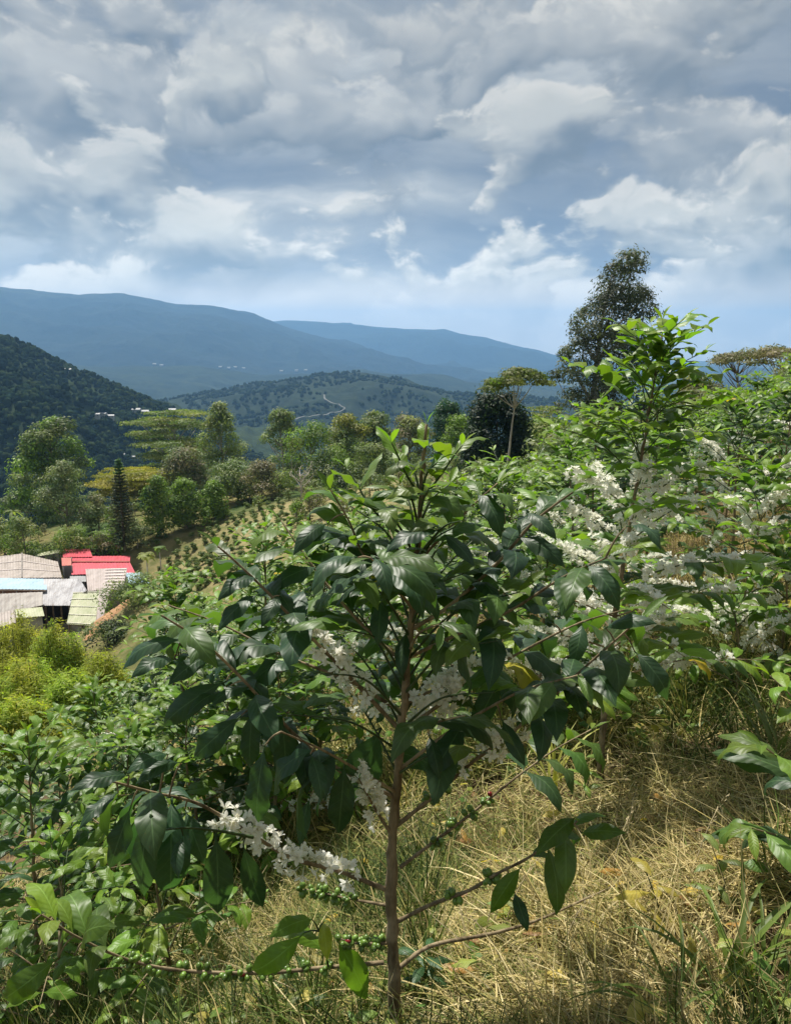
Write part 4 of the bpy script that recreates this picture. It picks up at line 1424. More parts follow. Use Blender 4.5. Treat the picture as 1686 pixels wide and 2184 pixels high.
FL_CO, FL_FA = [], []
for a in FLOWER:
    co = np.empty(len(a.vertices) * 3, dtype=np.float32); a.vertices.foreach_get('co', co)
    FL_CO.append(co.reshape(-1, 3)); FL_FA.append([tuple(p.vertices) for p in a.polygons])


def join_flowers(items):
    fv, ff, fn = [], [], 0
    for mx, var in items:
        m = np.array(mx)
        fv.append(FL_CO[var] @ m[:3, :3].T + m[:3, 3]); ff += [tuple(i + fn for i in p) for p in FL_FA[var]]; fn += len(FL_CO[var])
    return mesh('blossom', np.vstack(fv), ff, M['petal'], False, np.tile((.94, .94, .88), (fn, 1)))


def cam_depth(root, mx):
    return (root.location + mx.translation).y


def dress(root, trunk_pts, trunk_r, branches, max_leaf=295, max_flower=290, max_cherry=280):
    """every leaf, flower and cherry a part of its branch; what is past 300 of a kind is one joined part"""
    tp = smooth_path(trunk_pts, 60)
    nr = np.random.default_rng(int(trunk_r * 1e6) + len(branches))
    rr = np.linspace(trunk_r, trunk_r * .16, 60) * (1 + .05 * nr.normal(0, 1, 60) + .13 * (np.arange(60) % 5 == 0)); rr[0] *= 1.25
    tp[3:-3] += nr.normal(0, trunk_r * .10, (54, 3))
    V, F = tube(tp, rr, 9)
    obj('trunk', mesh('trunk', V, F, M['coffee_bark'], True), root)
    allv = sorted(cam_depth(root, l[0]) for b in branches for l in b.leaves)
    lim = allv[max_leaf] if len(allv) > max_leaf else 1e9
    allf = sorted(cam_depth(root, l[0]) for b in branches for l in b.flowers)
    limf = allf[max_flower] if len(allf) > max_flower else 1e9
    rest, restf, nc = [], [], 0
    for b in branches:
        m = len(b.pts)
        mb = MB().tube(b.pts, np.linspace(b.r, max(.0012, b.r * .35), m) * (1 + .12 * np.sin(np.arange(m) * 2.6)), 6)
        for q0, q1 in b.twigs: mb.tube(smooth_path([q0, (q0 + q1) / 2 + np.array([0, 0, .12 * np.linalg.norm(q1 - q0)]), q1], 6), np.linspace(.0022, .0012, 6), 5)
        bo = obj('branch', mesh('branch', np.vstack(mb.V), mb.F, M['coffee_bark'] if b.r > .0036 else M['twig'], True), root)
        for mx, var, c in b.leaves:
            if cam_depth(root, mx) >= lim: rest.append((mx, var, c)); continue
            o = obj('leaf', LEAF_MESH[var], bo, mx); o.color = (*c, 1)
        for mx, var in b.flowers:
            if cam_depth(root, mx) >= limf: restf.append((mx, var)); continue
            obj('flower', FLOWER[var], bo, mx)
        for mx, c in b.cherries:
            if nc >= max_cherry: break
            o = obj('cherry', CHERRY, bo, mx); o.color = (*c, 1); nc += 1
    if rest: tag(obj('foliage', join_leaves(rest), root), kind='stuff')
    if restf: tag(obj('blossom', join_flowers(restf), root), kind='stuff')
    return len(allv), len(allf), nc


def proc_branches(rng, H, tp, Lmax, L=.15, lo=.12, step=.072, tone=.0, fl=(0, 0), fd=0.0, ch=0.0, young=2.2, hang=.25, per=2, inter=.050, startlow=.32):
    """regular coffee habit: opposite branch pairs, each pair turned a quarter"""
    P = smooth_path(tp, 60)
    out = []; k = 0; z = lo
    while z < .97:
        p = P[int(z * 59)]
        a0 = k * 1.5708 + rng.normal(0, .25)
        up = math.radians(8 + 58 * z ** 1.6)
        ln = Lmax * (min(1, .55 + z * 1.6) * (1 - z) ** .52 + .12)
        for s in range(per):
            a = a0 + s * math.pi + rng.normal(0, .15); l = ln * rng.uniform(.78, 1.12)
            d = np.array([math.cos(a), math.sin(a), 0])
            e1 = p + d * l * .5 * math.cos(up) + np.array([0, 0, l * .5 * math.sin(up)])
            e2 = p + d * l * math.cos(up * .8) + np.array([0, 0, l * math.sin(up * .85) * .9 - .10 * l * (1 - z)])
            st = startlow * (1 - z) + .12
            isfl = fl[0] <= z <= fl[1] and rng.uniform() < fd
            if isfl: st = max(st, .5)
            out.append(grow(rng, [p, e1, e2], .0034 * (1 - z) + .0018, L * (.8 + .2 * (1 - z)) * rng.uniform(.9, 1.08), st, inter, tone, hang * (1 - z), young,
                            (.15, .80) if isfl else None, .95, (.15, .7), ch * (z < .5), 1 if z > .6 else 2, 6))
        k += 1; z += step / H * (1.0 if z < .7 else .8)
    # the leader
    out.append(grow(rng, [P[50], P[55], P[59], P[59] + np.array([0, 0, .05])], .0026, L * .85, .2, .05, tone - .1, 0, 2.6, bendlo=0, bendhi=3))
    return out


def near_coffee(label, apex, depth, seed, Lmax, L=.155, base_px=None, **kw):
    rng = np.random.default_rng(seed)
    top = pix(apex[0], apex[1], depth)
    bx, by = (top[0] + rng.normal(0, .06), top[1] + rng.normal(0, .06)) if base_px is None else (pix(base_px, apex[1], depth)[0], top[1])
    g = gz(bx, by); H = top[2] - g
    t = empty('coffee_tree', (bx, by, g))
    lx, ly = top[0] - bx, top[1] - by
    tp = [(0, 0, -.06), (lx * .15 + rng.normal(0, .02), ly * .2, H * .33), (lx * .5 + rng.normal(0, .02), ly * .6, H * .68), (lx, ly, H)]
    br = proc_branches(rng, H, tp, Lmax, L, **kw)
    print(label[:40], 'H %.2f' % H, dress(t, tp, .007 + .004 * H, br))
    tag(t, label, 'coffee tree', 'coffee trees of the plantation')
    return t
# ------------------------------------------------------------------ the front coffee tree
def hero():
    rng = np.random.default_rng(2024)
    D0 = 1.60
    base = pix(842, 2200, D0); g = gz(base[0], base[1])
    root = empty('coffee_tree', (base[0], base[1], g))
    O = np.array([base[0], base[1], g])
    tpx = [(842, 2210), (838, 2050), (833, 1930), (838, 1780), (850, 1620), (864, 1460), (878, 1300), (890, 1150), (900, 1010), (909, 905)]
    tp = [np.array([0, 0, -.08])] + [pix(x, y, D0) - O for x, y in tpx]
    tp[1][2] = max(tp[1][2], .0)

    def B(path, dep, r, L, start, **kw):
        n = len(path)
        P = [pix(x, y, dep[0] + (dep[1] - dep[0]) * (i / (n - 1)) ** 1.2) - O for i, (x, y) in enumerate(path)]
        kw.setdefault('inter', .052)
        return grow(rng, P, r, L, start if (start > .6 or 'flowers' in kw) else start * .88, **kw)

    T = .62
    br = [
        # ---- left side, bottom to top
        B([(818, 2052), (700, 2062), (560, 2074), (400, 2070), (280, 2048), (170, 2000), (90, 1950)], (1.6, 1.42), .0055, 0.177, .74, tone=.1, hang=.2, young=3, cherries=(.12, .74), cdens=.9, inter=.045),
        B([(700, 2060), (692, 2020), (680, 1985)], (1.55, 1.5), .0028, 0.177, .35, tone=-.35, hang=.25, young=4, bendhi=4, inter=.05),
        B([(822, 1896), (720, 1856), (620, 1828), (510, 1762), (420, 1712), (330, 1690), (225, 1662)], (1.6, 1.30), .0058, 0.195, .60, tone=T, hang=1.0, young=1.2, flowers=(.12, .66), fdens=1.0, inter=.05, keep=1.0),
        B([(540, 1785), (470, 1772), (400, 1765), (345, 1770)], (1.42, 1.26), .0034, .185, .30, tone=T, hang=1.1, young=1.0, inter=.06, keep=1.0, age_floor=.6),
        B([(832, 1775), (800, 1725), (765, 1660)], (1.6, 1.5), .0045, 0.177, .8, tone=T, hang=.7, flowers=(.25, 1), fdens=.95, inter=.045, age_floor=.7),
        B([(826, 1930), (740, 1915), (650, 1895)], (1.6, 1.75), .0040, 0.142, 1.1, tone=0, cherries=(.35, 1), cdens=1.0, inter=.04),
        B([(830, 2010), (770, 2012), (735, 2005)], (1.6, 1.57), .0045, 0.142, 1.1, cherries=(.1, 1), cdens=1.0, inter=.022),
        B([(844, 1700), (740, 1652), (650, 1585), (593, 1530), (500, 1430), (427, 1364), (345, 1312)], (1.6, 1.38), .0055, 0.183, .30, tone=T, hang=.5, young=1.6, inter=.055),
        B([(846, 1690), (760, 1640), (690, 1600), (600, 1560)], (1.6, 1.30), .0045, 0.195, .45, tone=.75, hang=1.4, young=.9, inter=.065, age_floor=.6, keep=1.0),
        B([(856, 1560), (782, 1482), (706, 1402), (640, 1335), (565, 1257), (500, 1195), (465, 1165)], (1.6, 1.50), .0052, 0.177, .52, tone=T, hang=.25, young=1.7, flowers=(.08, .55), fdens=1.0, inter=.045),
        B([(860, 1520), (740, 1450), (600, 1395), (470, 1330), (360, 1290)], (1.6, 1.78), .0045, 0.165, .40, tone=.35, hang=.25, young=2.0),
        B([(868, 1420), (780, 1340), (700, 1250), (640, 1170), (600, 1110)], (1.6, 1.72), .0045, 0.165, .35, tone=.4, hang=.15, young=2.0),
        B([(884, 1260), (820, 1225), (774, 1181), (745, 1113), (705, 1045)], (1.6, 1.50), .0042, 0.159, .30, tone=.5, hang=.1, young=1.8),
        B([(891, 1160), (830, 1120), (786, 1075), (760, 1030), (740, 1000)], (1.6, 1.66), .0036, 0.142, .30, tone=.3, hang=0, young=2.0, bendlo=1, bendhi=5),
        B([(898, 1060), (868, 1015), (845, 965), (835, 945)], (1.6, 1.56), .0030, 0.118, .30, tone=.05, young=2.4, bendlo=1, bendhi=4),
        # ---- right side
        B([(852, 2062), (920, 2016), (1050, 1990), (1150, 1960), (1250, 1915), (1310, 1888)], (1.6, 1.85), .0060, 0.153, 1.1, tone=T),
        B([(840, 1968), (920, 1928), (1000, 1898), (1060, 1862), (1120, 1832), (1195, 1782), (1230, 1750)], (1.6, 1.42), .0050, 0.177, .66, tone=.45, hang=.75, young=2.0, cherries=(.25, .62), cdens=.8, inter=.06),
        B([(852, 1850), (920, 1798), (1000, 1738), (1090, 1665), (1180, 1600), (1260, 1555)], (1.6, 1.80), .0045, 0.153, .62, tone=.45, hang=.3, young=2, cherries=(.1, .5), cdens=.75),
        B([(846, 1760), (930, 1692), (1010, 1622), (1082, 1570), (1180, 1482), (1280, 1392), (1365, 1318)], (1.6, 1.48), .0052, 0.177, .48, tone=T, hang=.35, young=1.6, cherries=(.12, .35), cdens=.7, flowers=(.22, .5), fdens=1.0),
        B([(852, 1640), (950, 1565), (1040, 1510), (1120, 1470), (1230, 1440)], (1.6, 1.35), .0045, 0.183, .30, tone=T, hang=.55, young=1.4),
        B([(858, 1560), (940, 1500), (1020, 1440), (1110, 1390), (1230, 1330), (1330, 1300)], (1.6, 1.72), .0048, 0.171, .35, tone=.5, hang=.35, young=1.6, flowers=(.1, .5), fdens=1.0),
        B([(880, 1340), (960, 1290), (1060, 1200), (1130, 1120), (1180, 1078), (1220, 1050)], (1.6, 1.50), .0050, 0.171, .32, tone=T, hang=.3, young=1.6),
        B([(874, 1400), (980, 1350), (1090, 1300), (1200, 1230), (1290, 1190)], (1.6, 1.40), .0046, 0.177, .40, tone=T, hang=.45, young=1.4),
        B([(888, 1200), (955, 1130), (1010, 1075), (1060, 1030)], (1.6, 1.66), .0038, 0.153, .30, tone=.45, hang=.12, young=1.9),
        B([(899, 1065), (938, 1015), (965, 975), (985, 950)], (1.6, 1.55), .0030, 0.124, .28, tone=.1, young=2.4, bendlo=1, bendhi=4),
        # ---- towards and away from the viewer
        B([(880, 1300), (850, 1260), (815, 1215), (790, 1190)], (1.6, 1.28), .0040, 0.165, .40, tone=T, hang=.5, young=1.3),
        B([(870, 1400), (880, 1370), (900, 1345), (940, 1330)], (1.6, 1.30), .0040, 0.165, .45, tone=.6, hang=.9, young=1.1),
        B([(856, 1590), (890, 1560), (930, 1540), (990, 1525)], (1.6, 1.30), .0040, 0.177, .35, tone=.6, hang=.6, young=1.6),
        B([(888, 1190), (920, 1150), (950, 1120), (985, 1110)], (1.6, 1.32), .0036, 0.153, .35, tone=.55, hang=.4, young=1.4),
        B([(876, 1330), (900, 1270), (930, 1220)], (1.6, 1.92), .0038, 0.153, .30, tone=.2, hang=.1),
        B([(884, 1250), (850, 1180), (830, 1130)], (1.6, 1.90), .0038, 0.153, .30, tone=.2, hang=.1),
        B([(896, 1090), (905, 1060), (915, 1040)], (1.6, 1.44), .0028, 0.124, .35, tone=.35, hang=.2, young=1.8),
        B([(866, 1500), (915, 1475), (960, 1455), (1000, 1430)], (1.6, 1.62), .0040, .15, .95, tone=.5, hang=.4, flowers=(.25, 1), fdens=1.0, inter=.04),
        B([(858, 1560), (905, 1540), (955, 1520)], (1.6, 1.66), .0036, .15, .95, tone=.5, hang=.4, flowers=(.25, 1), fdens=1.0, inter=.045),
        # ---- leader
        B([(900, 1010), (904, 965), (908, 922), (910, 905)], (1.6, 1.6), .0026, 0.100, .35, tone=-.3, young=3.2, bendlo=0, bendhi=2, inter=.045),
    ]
    # the pairs that point towards and away from the viewer fill the crown
    TP = smooth_path([pix(x, y, D0) - O for x, y in tpx], 60)
    for k, yp in enumerate(range(1480, 945, -38)):
        W = np.interp(yp, [900, 1000, 1100, 1200, 1300, 1480], [70, 190, 275, 340, 410, 450]) * D0 / FOC
        i = int(np.interp(-yp, [-t[1] for t in tpx], np.linspace(0, 59, len(tpx))))
        p = TP[min(59, max(0, i - 6))]
        for a0 in ((52, 232) if k % 2 else (128, 308)):
            a = math.radians(a0 + rng.normal(0, 16)); up = math.radians(np.interp(yp, [950, 1470], [58, 34]))
            l = W * rng.uniform(.72, .95); d = np.array([math.cos(a), math.sin(a) * .8, 0])
            P = [p, p + d * l * .5 * math.cos(up) + np.array([0, 0, l * .55 * math.sin(up)]), p + d * l * math.cos(up * .8) + np.array([0, 0, l * .85 * math.sin(up)])]
            br.append(grow(rng, P, .0034, np.interp(yp, [950, 1100, 1470], [.135, .168, .180]), .34, .056, .45 if d[1] < 0 else .25, .12, 1.7, bendlo=3, bendhi=7))
    # the leaves one can pick out by eye: base and tip as seen, hung on the nearest twig
    SIG = [(538, 1511, 532, 1638, 0), (602, 1534, 607, 1672, 0), (565, 1589, 551, 1754, 0), (662, 1608, 685, 1709, 0), (813, 1552, 753, 1736, 0), (735, 1626, 721, 1777, 0),
           (662, 1699, 639, 1805, 0), (322, 1736, 308, 1911, 0), (280, 1718, 235, 1851, 0), (395, 1727, 437, 1842, 0), (460, 1777, 464, 1947, 0), (391, 1782, 382, 1874, 0),
           (519, 1800, 561, 1934, 0), (276, 1653, 152, 1686, 0), (253, 1690, 170, 1768, 0), (359, 1608, 271, 1649, 0), (386, 1626, 290, 1672, 0), (450, 1396, 359, 1461, 0),
           (372, 1406, 280, 1447, 0), (395, 1364, 262, 1433, 0), (483, 1451, 349, 1548, 0), (538, 1465, 450, 1507, 0), (478, 1474, 400, 1525, 0), (515, 1525, 414, 1617, 0),
           (798, 1189, 830, 1278, 0), (814, 1278, 806, 1378, 0), (762, 1189, 666, 1261, 0), (678, 1209, 581, 1262, 0), (698, 1117, 625, 1185, 0), (742, 1145, 650, 1160, 0),
           (597, 1270, 557, 1338, 0), (553, 1266, 465, 1346, 0), (549, 1233, 465, 1282, 0), (947, 1141, 1011, 1209, 0), (1015, 1053, 1067, 1149, 0), (868, 1345, 858, 1446, 0),
           (1073, 1435, 1005, 1571, 0), (914, 1566, 937, 1663, 0), (817, 1600, 942, 1657, 0), (1068, 1532, 1119, 1634, 0), (1352, 1389, 1421, 1492, 0), (1113, 1845, 1045, 1947, 1),
           (1096, 1902, 1125, 1987, 0), (1227, 1742, 1142, 1822, 1), (1238, 1776, 1335, 1776, 1), (1249, 1204, 1319, 1303, 0), (1101, 1145, 1205, 1211, 0), (1120, 1093, 1186, 1152, 0),
           (1334, 1123, 1407, 1174, 0), (648, 1989, 538, 2067, 2), (666, 1961, 574, 1998, 2), (689, 1966, 698, 2048, 3), (717, 2002, 781, 2131, 2), (125, 2041, 8, 2129, 1),
           (64, 1981, -12, 2038, 1), (182, 2019, 250, 1975, 1), (159, 2038, 114, 2098, 1), (1180, 1330, 1095, 1290, 0), (1240, 1330, 1235, 1420, 0), (1290, 1340, 1400, 1330, 0)]
    def proj(p):
        vy = p[1] * cosP - p[2] * sinP
        return CX + FOC * p[0] / vy, CY - FOC * (p[1] * sinP + p[2] * cosP) / vy
    allp = [(bi, pi, *proj(O + p)) for bi, b in enumerate(br) for pi, p in enumerate(b.pts)]
    bi_, pi_ = np.array([a[0] for a in allp]), np.array([a[1] for a in allp]); pxy = np.array([a[2:] for a in allp])
    pd = np.array([(O + br[a[0]].pts[a[1]])[1] for a in allp])
    sig = []
    for x0, y0, x1, y1, kind in SIG:
        k = int(np.argmin(np.hypot(pxy[:, 0] - x0, pxy[:, 1] - y0) + 60 * (pd - 1.25)))
        b = br[bi_[k]]; q = b.pts[pi_[k]]
        p0 = pix(x0, y0, pd[k]) - O
        if np.linalg.norm(p0 - q) > .015: b.twigs.append((q, p0))
        chord = pix(x1, y1, pd[k]) - O - p0; ln = np.linalg.norm(chord)
        dz = -min(.07, math.sqrt(max(0, .135 ** 2 - ln ** 2)))
        p1 = pix(x1, y1, pd[k] + dz) - O; C = p1 - p0; ln = np.linalg.norm(C); C = C / ln
        hang = -C[2]
        up = np.array([0, -.55, 1.0]) if hang < .55 else np.array([.25 * math.copysign(1, x1 - x0), -1.0, .35])
        var = int(2 * (rng.integers(3, 6) if hang < .8 else rng.integers(1, 3)) + rng.integers(0, 2))
        me = LEAF_MESH[var]; tip = np.array(me.vertices[14 * 7 + 3].co); lc = np.linalg.norm(tip); lt = tip / lc
        lx = np.array([1., 0, 0]); lx -= lt * lx.dot(lt); lx /= np.linalg.norm(lx); lz = np.cross(lx, lt)
        wx = np.cross(C, up + rng.normal(0, .12, 3)); wx /= np.linalg.norm(wx); wz = np.cross(wx, C)
        R = np.column_stack([wx, C, wz]) @ np.column_stack([lx, lt, lz]).T
        m = mat4(p0, R[:, 0], R[:, 1], R[:, 2], ln / lc)
        cc = [C_DARK, C_MID * .8, np.array((.085, .150, .018)), np.array((.26, .30, .025))][kind] * rng.uniform(.8, 1.25)
        sig.append((bi_[k], (m, var, cc), ((x0 + x1) / 2, (y0 + y1) / 2), (p0 + p1)[1] / 2))
    for b in br:                                   # thin out what would hide them
        kept = []
        for l in b.leaves:
            p = np.array(l[0] @ Vector((0, .5, -.1))); X, Y = proj(O + p)
            if not any(math.hypot(X - c[0], Y - c[1]) < 46 and p[1] < d + .03 for _, _, c, d in sig): kept.append(l)
        b.leaves = kept
    # the blossom stays in the open: no leaf hangs right in front of it
    OPEN = [(655, 1385, 835, 1560), (450, 1672, 525, 1765), (505, 1742, 645, 1832), (600, 1800, 725, 1862), (765, 1675, 845, 1775), (900, 1400, 1005, 1545), (1000, 1570, 1055, 1640)]
    for b in br:
        kept = []
        for mx, var, c in b.leaves:
            ok = True
            for f in (.35, .7):
                p = O + np.array(mx @ Vector((0, f, -.1 * f)))
                vy = p[1] * cosP - p[2] * sinP
                X, Y = CX + FOC * p[0] / vy, CY - FOC * (p[1] * sinP + p[2] * cosP) / vy
                if p[1] < 1.63 and any(x0 < X < x1 and y0 < Y < y1 for x0, y0, x1, y1 in OPEN): ok = False
            if ok: kept.append((mx, var, c))
        b.leaves = kept
    for bi, l, _, _ in sig: br[bi].leaves.append(l)
    print('hero', dress(root, tp, .0172, br))
    tag(root, 'foreground coffee tree with dark arching leaves, white blossom and green cherries', 'coffee tree', 'coffee trees of the plantation')


hero()

# ------------------------------------------------------------------ its neighbours
near_coffee('taller bright-tipped coffee tree thick with blossom right of the front tree', (1410, 715), 2.75, 31, .60, .180, base_px=1335,
            lo=.28, step=.060, tone=-.05, fl=(.26, .70), fd=1.0, young=3.0, hang=.2)
near_coffee('coffee bush at the lower left edge with a visible dark stem', (62, 1585), 2.7, 32, .52, .155, base_px=20, tone=-.1, young=2.4)
near_coffee('coffee bush right behind the lower left one, below the lime bamboo', (200, 1475), 4.1, 33, .56, .155, tone=-.15, young=2.6)
near_coffee('coffee bush behind the left branches, its tip beside the shed tree', (372, 1238), 4.2, 34, .66, .155, tone=-.15, young=2.6)
near_coffee('bright coffee bush with pale upright tip left behind the front tree', (566, 1125), 3.7, 35, .50, .155, tone=-.25, young=3.2)
near_coffee('coffee bush hidden behind the front tree, left of its stem', (700, 1140), 4.0, 36, .66, .155, tone=-.1, fl=(.2, .6), fd=.3)
near_coffee('coffee tree just behind the front tree, right of its apex', (1068, 1008), 4.0, 37, .66, .155, tone=-.05, young=2.6, fl=(.2, .65), fd=.45)
near_coffee('coffee tree with bright tip between the front tree and the taller one', (1205, 930), 4.3, 38, .66, .155, tone=-.25, young=3.0, fl=(.2, .65), fd=.5)
near_coffee('coffee tree right behind the tallest apex, blossoming lower down', (1590, 862), 4.5, 39, .70, .155, tone=0, young=2.4, fl=(.1, .7), fd=.55)
near_coffee('dark coffee tree cut by the right edge below the brown trees', (1690, 835), 5.3, 40, .75, .155, tone=.25, young=1.8, fl=(.1, .5), fd=.2)
near_coffee('flowering coffee tree at the right edge beside the taller tree', (1640, 1010), 3.5, 41, .60, .155, tone=-.15, young=2.8, fl=(.15, .8), fd=.55)
near_coffee('coffee bush low in the straw between taller tree and right edge', (1560, 1290), 3.1, 42, .48, .155, tone=-.2, young=2.8, fl=(.1, .7), fd=.55, lo=.3)
near_coffee('coffee bush in the dip at the lower left below the front tree', (330, 1790), 2.25, 43, .36, .155, tone=-.2, young=2.8, lo=.15)
near_coffee('coffee bush directly behind the front tree stem', (930, 1230), 4.6, 44, .66, .155, tone=-.1, fl=(.2, .7), fd=.35)
near_coffee('coffee bush half hidden behind the left blossom branch', (480, 1400), 3.6, 45, .60, .155, tone=-.05, fl=(.2, .6), fd=.15)

near_coffee('coffee bush filling the dip below the lime bamboo at the left', (120, 1625), 3.3, 51, .56, .155, tone=-.1, young=2.6)
near_coffee('coffee bush left of the hanging leaves of the front tree', (275, 1575), 3.4, 52, .56, .155, tone=-.05, young=2.4)
near_coffee('coffee bush showing through the left branches of the front tree', (400, 1500), 3.3, 53, .54, .155, tone=-.1, young=2.6)
near_coffee('coffee bush behind the centre blossom of the front tree', (590, 1390), 3.3, 54, .56, .155, tone=-.15, young=2.8, fl=(.2, .6), fd=.3)
near_coffee('small coffee bush at the left edge above the corner weeds', (110, 1800), 2.35, 55, .42, .15, tone=-.15, young=2.6)
near_coffee('blossoming coffee bush low between the front and the taller tree', (1170, 1150), 3.5, 56, .56, .155, tone=-.1, young=2.6, fl=(.15, .75), fd=.45)
near_coffee('blossoming coffee bush by the right edge under the dark one', (1670, 1180), 3.2, 57, .52, .155, tone=-.1, young=2.6, fl=(.15, .8), fd=.45)


def edge_tree():
    """only its left-hand branches reach into the picture"""
    rng = np.random.default_rng(7)
    base = pix(1800, 2080, 1.85); g = gz(base[0], base[1]); O = np.array([base[0], base[1], g])
    root = empty('coffee_tree', tuple(O))
    def B(path, dep, r, L, start, **kw):
        n = len(path)
        return grow(rng, [pix(x, y, dep[0] + (dep[1] - dep[0]) * i / (n - 1)) - O for i, (x, y) in enumerate(path)], r, L, start, **kw)
    tp = [np.array([0, 0, -.05]), pix(1795, 1900, 1.85) - O, pix(1790, 1700, 1.85) - O, pix(1780, 1480, 1.85) - O, pix(1775, 1330, 1.85) - O]
    br = [B([(1795, 1880), (1740, 1830), (1680, 1790), (1600, 1765)], (1.85, 1.55), .0045, .205, .35, tone=.35, hang=.6, young=2.2),
          B([(1792, 1760), (1740, 1700), (1690, 1640), (1625, 1590)], (1.85, 1.62), .0045, .200, .35, tone=.35, hang=.45, young=2.4),
          B([(1788, 1650), (1740, 1570), (1690, 1490), (1640, 1440)], (1.85, 1.95), .0042, .165, .3, tone=-.2, hang=.2, young=3),
          B([(1782, 1500), (1830, 1440), (1880, 1400)], (1.85, 1.9), .004, .14, .3, tone=0, hang=.2, young=2.4),
          B([(1795, 1800), (1860, 1740), (1920, 1700)], (1.85, 1.8), .004, .14, .3, tone=0, hang=.4, young=2.4),
          B([(1778, 1400), (1760, 1350), (1750, 1310)], (1.85, 1.8), .003, .12, .3, tone=-.2, young=2.4, bendhi=4)]
    print('edge', dress(root, tp, .017, br))
    tag(root, 'coffee tree just outside the right edge, its big leaves reaching in', 'coffee tree', 'coffee trees of the plantation')


edge_tree()

# ------------------------------------------------------------------ rows further off
def far_rows():
    rng = np.random.default_rng(99)
    protos = []
    for k in range(4):
        r = np.random.default_rng(500 + k); H = 1.55
        tp = [(0, 0, -.1), (.03, .02, .5), (-.02, .03, 1.0), (0, 0, H)]
        br = proc_branches(r, H, tp, .74, .155, tone=-.12, young=2.8, fl=(.15, .7), fd=.2)
        Vb = MB()
        for b in br: Vb.tube(b.pts[::6], np.linspace(b.r, .0015, len(b.pts[::6])), 4)
        leaf = join_leaves([l for b in br for l in b.leaves])
        fl = [l for b in br for l in b.flowers]
        fl = join_flowers(fl) if fl else None
        Vb.tube(smooth_path(tp, 8), np.linspace(.013, .003, 8), 6)
        wood = mesh('trunk', np.vstack(Vb.V), Vb.F, M['coffee_bark'])
        protos.append((wood, leaf, fl))
    near = [o.location.copy() for o in col.objects if o.name.startswith('coffee_tree')]
    n = 0
    ca, sa = math.cos(.45), math.sin(.45)
    for i in range(-22, 30):
        for j in range(0, 30):
            u, v = i * 1.25 + rng.normal(0, .12), 3.6 + j * 1.45 + rng.normal(0, .12)
            x, y = u * ca - v * sa * .35, v * ca + u * sa
            if y < 4.6 or y > 33 or abs(x / y) > .60: continue
            if x / y < -.22 and y > 17: continue

            if x / y < -.10 and y > 22: continue
            if any((x - q.x) ** 2 + (y - q.y) ** 2 < .75 for q in near): continue
            wood, leaf, fl = protos[rng.integers(0, 4)]
            sc = rng.uniform(.85, 1.12); px = CX + KPX * x / y
            if px < 640:                       # smaller plants down the left slope, the bamboo and the field show above them
                zt = pix(px, np.interp(px, [0, 190, 260, 330, 560, 640], [1590, 1495, 1420, 1262, 1180, 1125]) + rng.uniform(0, 40), y)[2]
                sc = min(sc, (zt - gz(x, y)) / 1.62)
                if sc < .36: continue
            t = empty('coffee_tree', (x, y, gz(x, y)), rng.uniform(0, 6.28), sc)
            obj('trunk', wood, t)
            tag(obj('foliage', leaf, t), kind='stuff')
            if fl: tag(obj('blossom', fl, t), kind='stuff')
            tag(t, 'coffee tree in the dense planted rows behind the nearest trees', 'coffee tree', 'coffee trees in the rows behind'); n += 1
    print('row trees', n)


far_rows()
# ------------------------------------------------------------------ straw, grass and litter
def blades(n, yr, ur, L, w, elev, colours, seed, patch, name, label, lift=.0, segs=3, power=1.0, tufts=0):
    rng = np.random.default_rng(seed)
    y = yr[0] * (yr[1] / yr[0]) ** (rng.uniform(0, 1, n) ** power)
    x = rng.uniform(ur[0], ur[1], n) * y + rng.normal(0, .05, n)
    if tufts:
        ci = rng.integers(0, tufts, n); cx, cy = x[:tufts][ci], y[:tufts][ci]
        ox, oy = rng.normal(0, .022, n), rng.normal(0, .022, n)
        x, y = cx + ox, cy + oy; az0 = np.arctan2(oy, ox) + rng.normal(0, .5, n)
    ok = patch(x, y, rng); x, y = x[ok], y[ok]; n = len(x)
    z = ground_z(x, y) + rng.uniform(0, lift, n) - .01
    a = az0[ok] if tufts else rng.uniform(0, 6.283, n)
    e = rng.uniform(*elev, n); l = rng.uniform(*L, n)
    D = np.column_stack([np.cos(a) * np.cos(e), np.sin(a) * np.cos(e), np.sin(e)])
    S = np.column_stack([-np.sin(a), np.cos(a), rng.normal(0, .4, n)]); S /= np.linalg.norm(S, axis=1)[:, None]
    W = rng.uniform(*w, n); sag = rng.uniform(.1, .9, n) * l
    P0 = np.column_stack([x, y, z]); V = []
    bend = rng.normal(0, .26, n)
    for k in range(segs + 1):
        t = k / segs
        c = P0 + D * (l * t)[:, None] - np.array([0, 0, 1.]) * (sag * t * t * np.cos(e) * .7)[:, None] + S * (bend * l * t * t)[:, None]
        ww = (W * (1 - t * .85))[:, None] / 2
        V += [c - S * ww, c + S * ww]
    V = np.stack(V, 1)
    m = V.shape[1]
    f = np.array([(2 * k, 2 * k + 1, 2 * k + 3, 2 * k + 2) for k in range(segs)])
    F = (f[None] + (np.arange(n) * m)[:, None, None]).reshape(-1, 4)
    gpatch = fbm(x * 1.1, y * 1.1, 77, 3)
    cols = np.array(colours)
    idx = np.clip(((rng.normal(0, .28, n) + .5 + gpatch * .9) * len(cols)).astype(int), 0, len(cols) - 1)
    T = cols[idx] * rng.uniform(.35, 1.3, (n, 1))
    o = obj(name, mesh(name, V.reshape(-1, 3), F, M['straw'], False, np.repeat(T, m, 0)))
    tag(o, label, 'grass', kind='stuff')


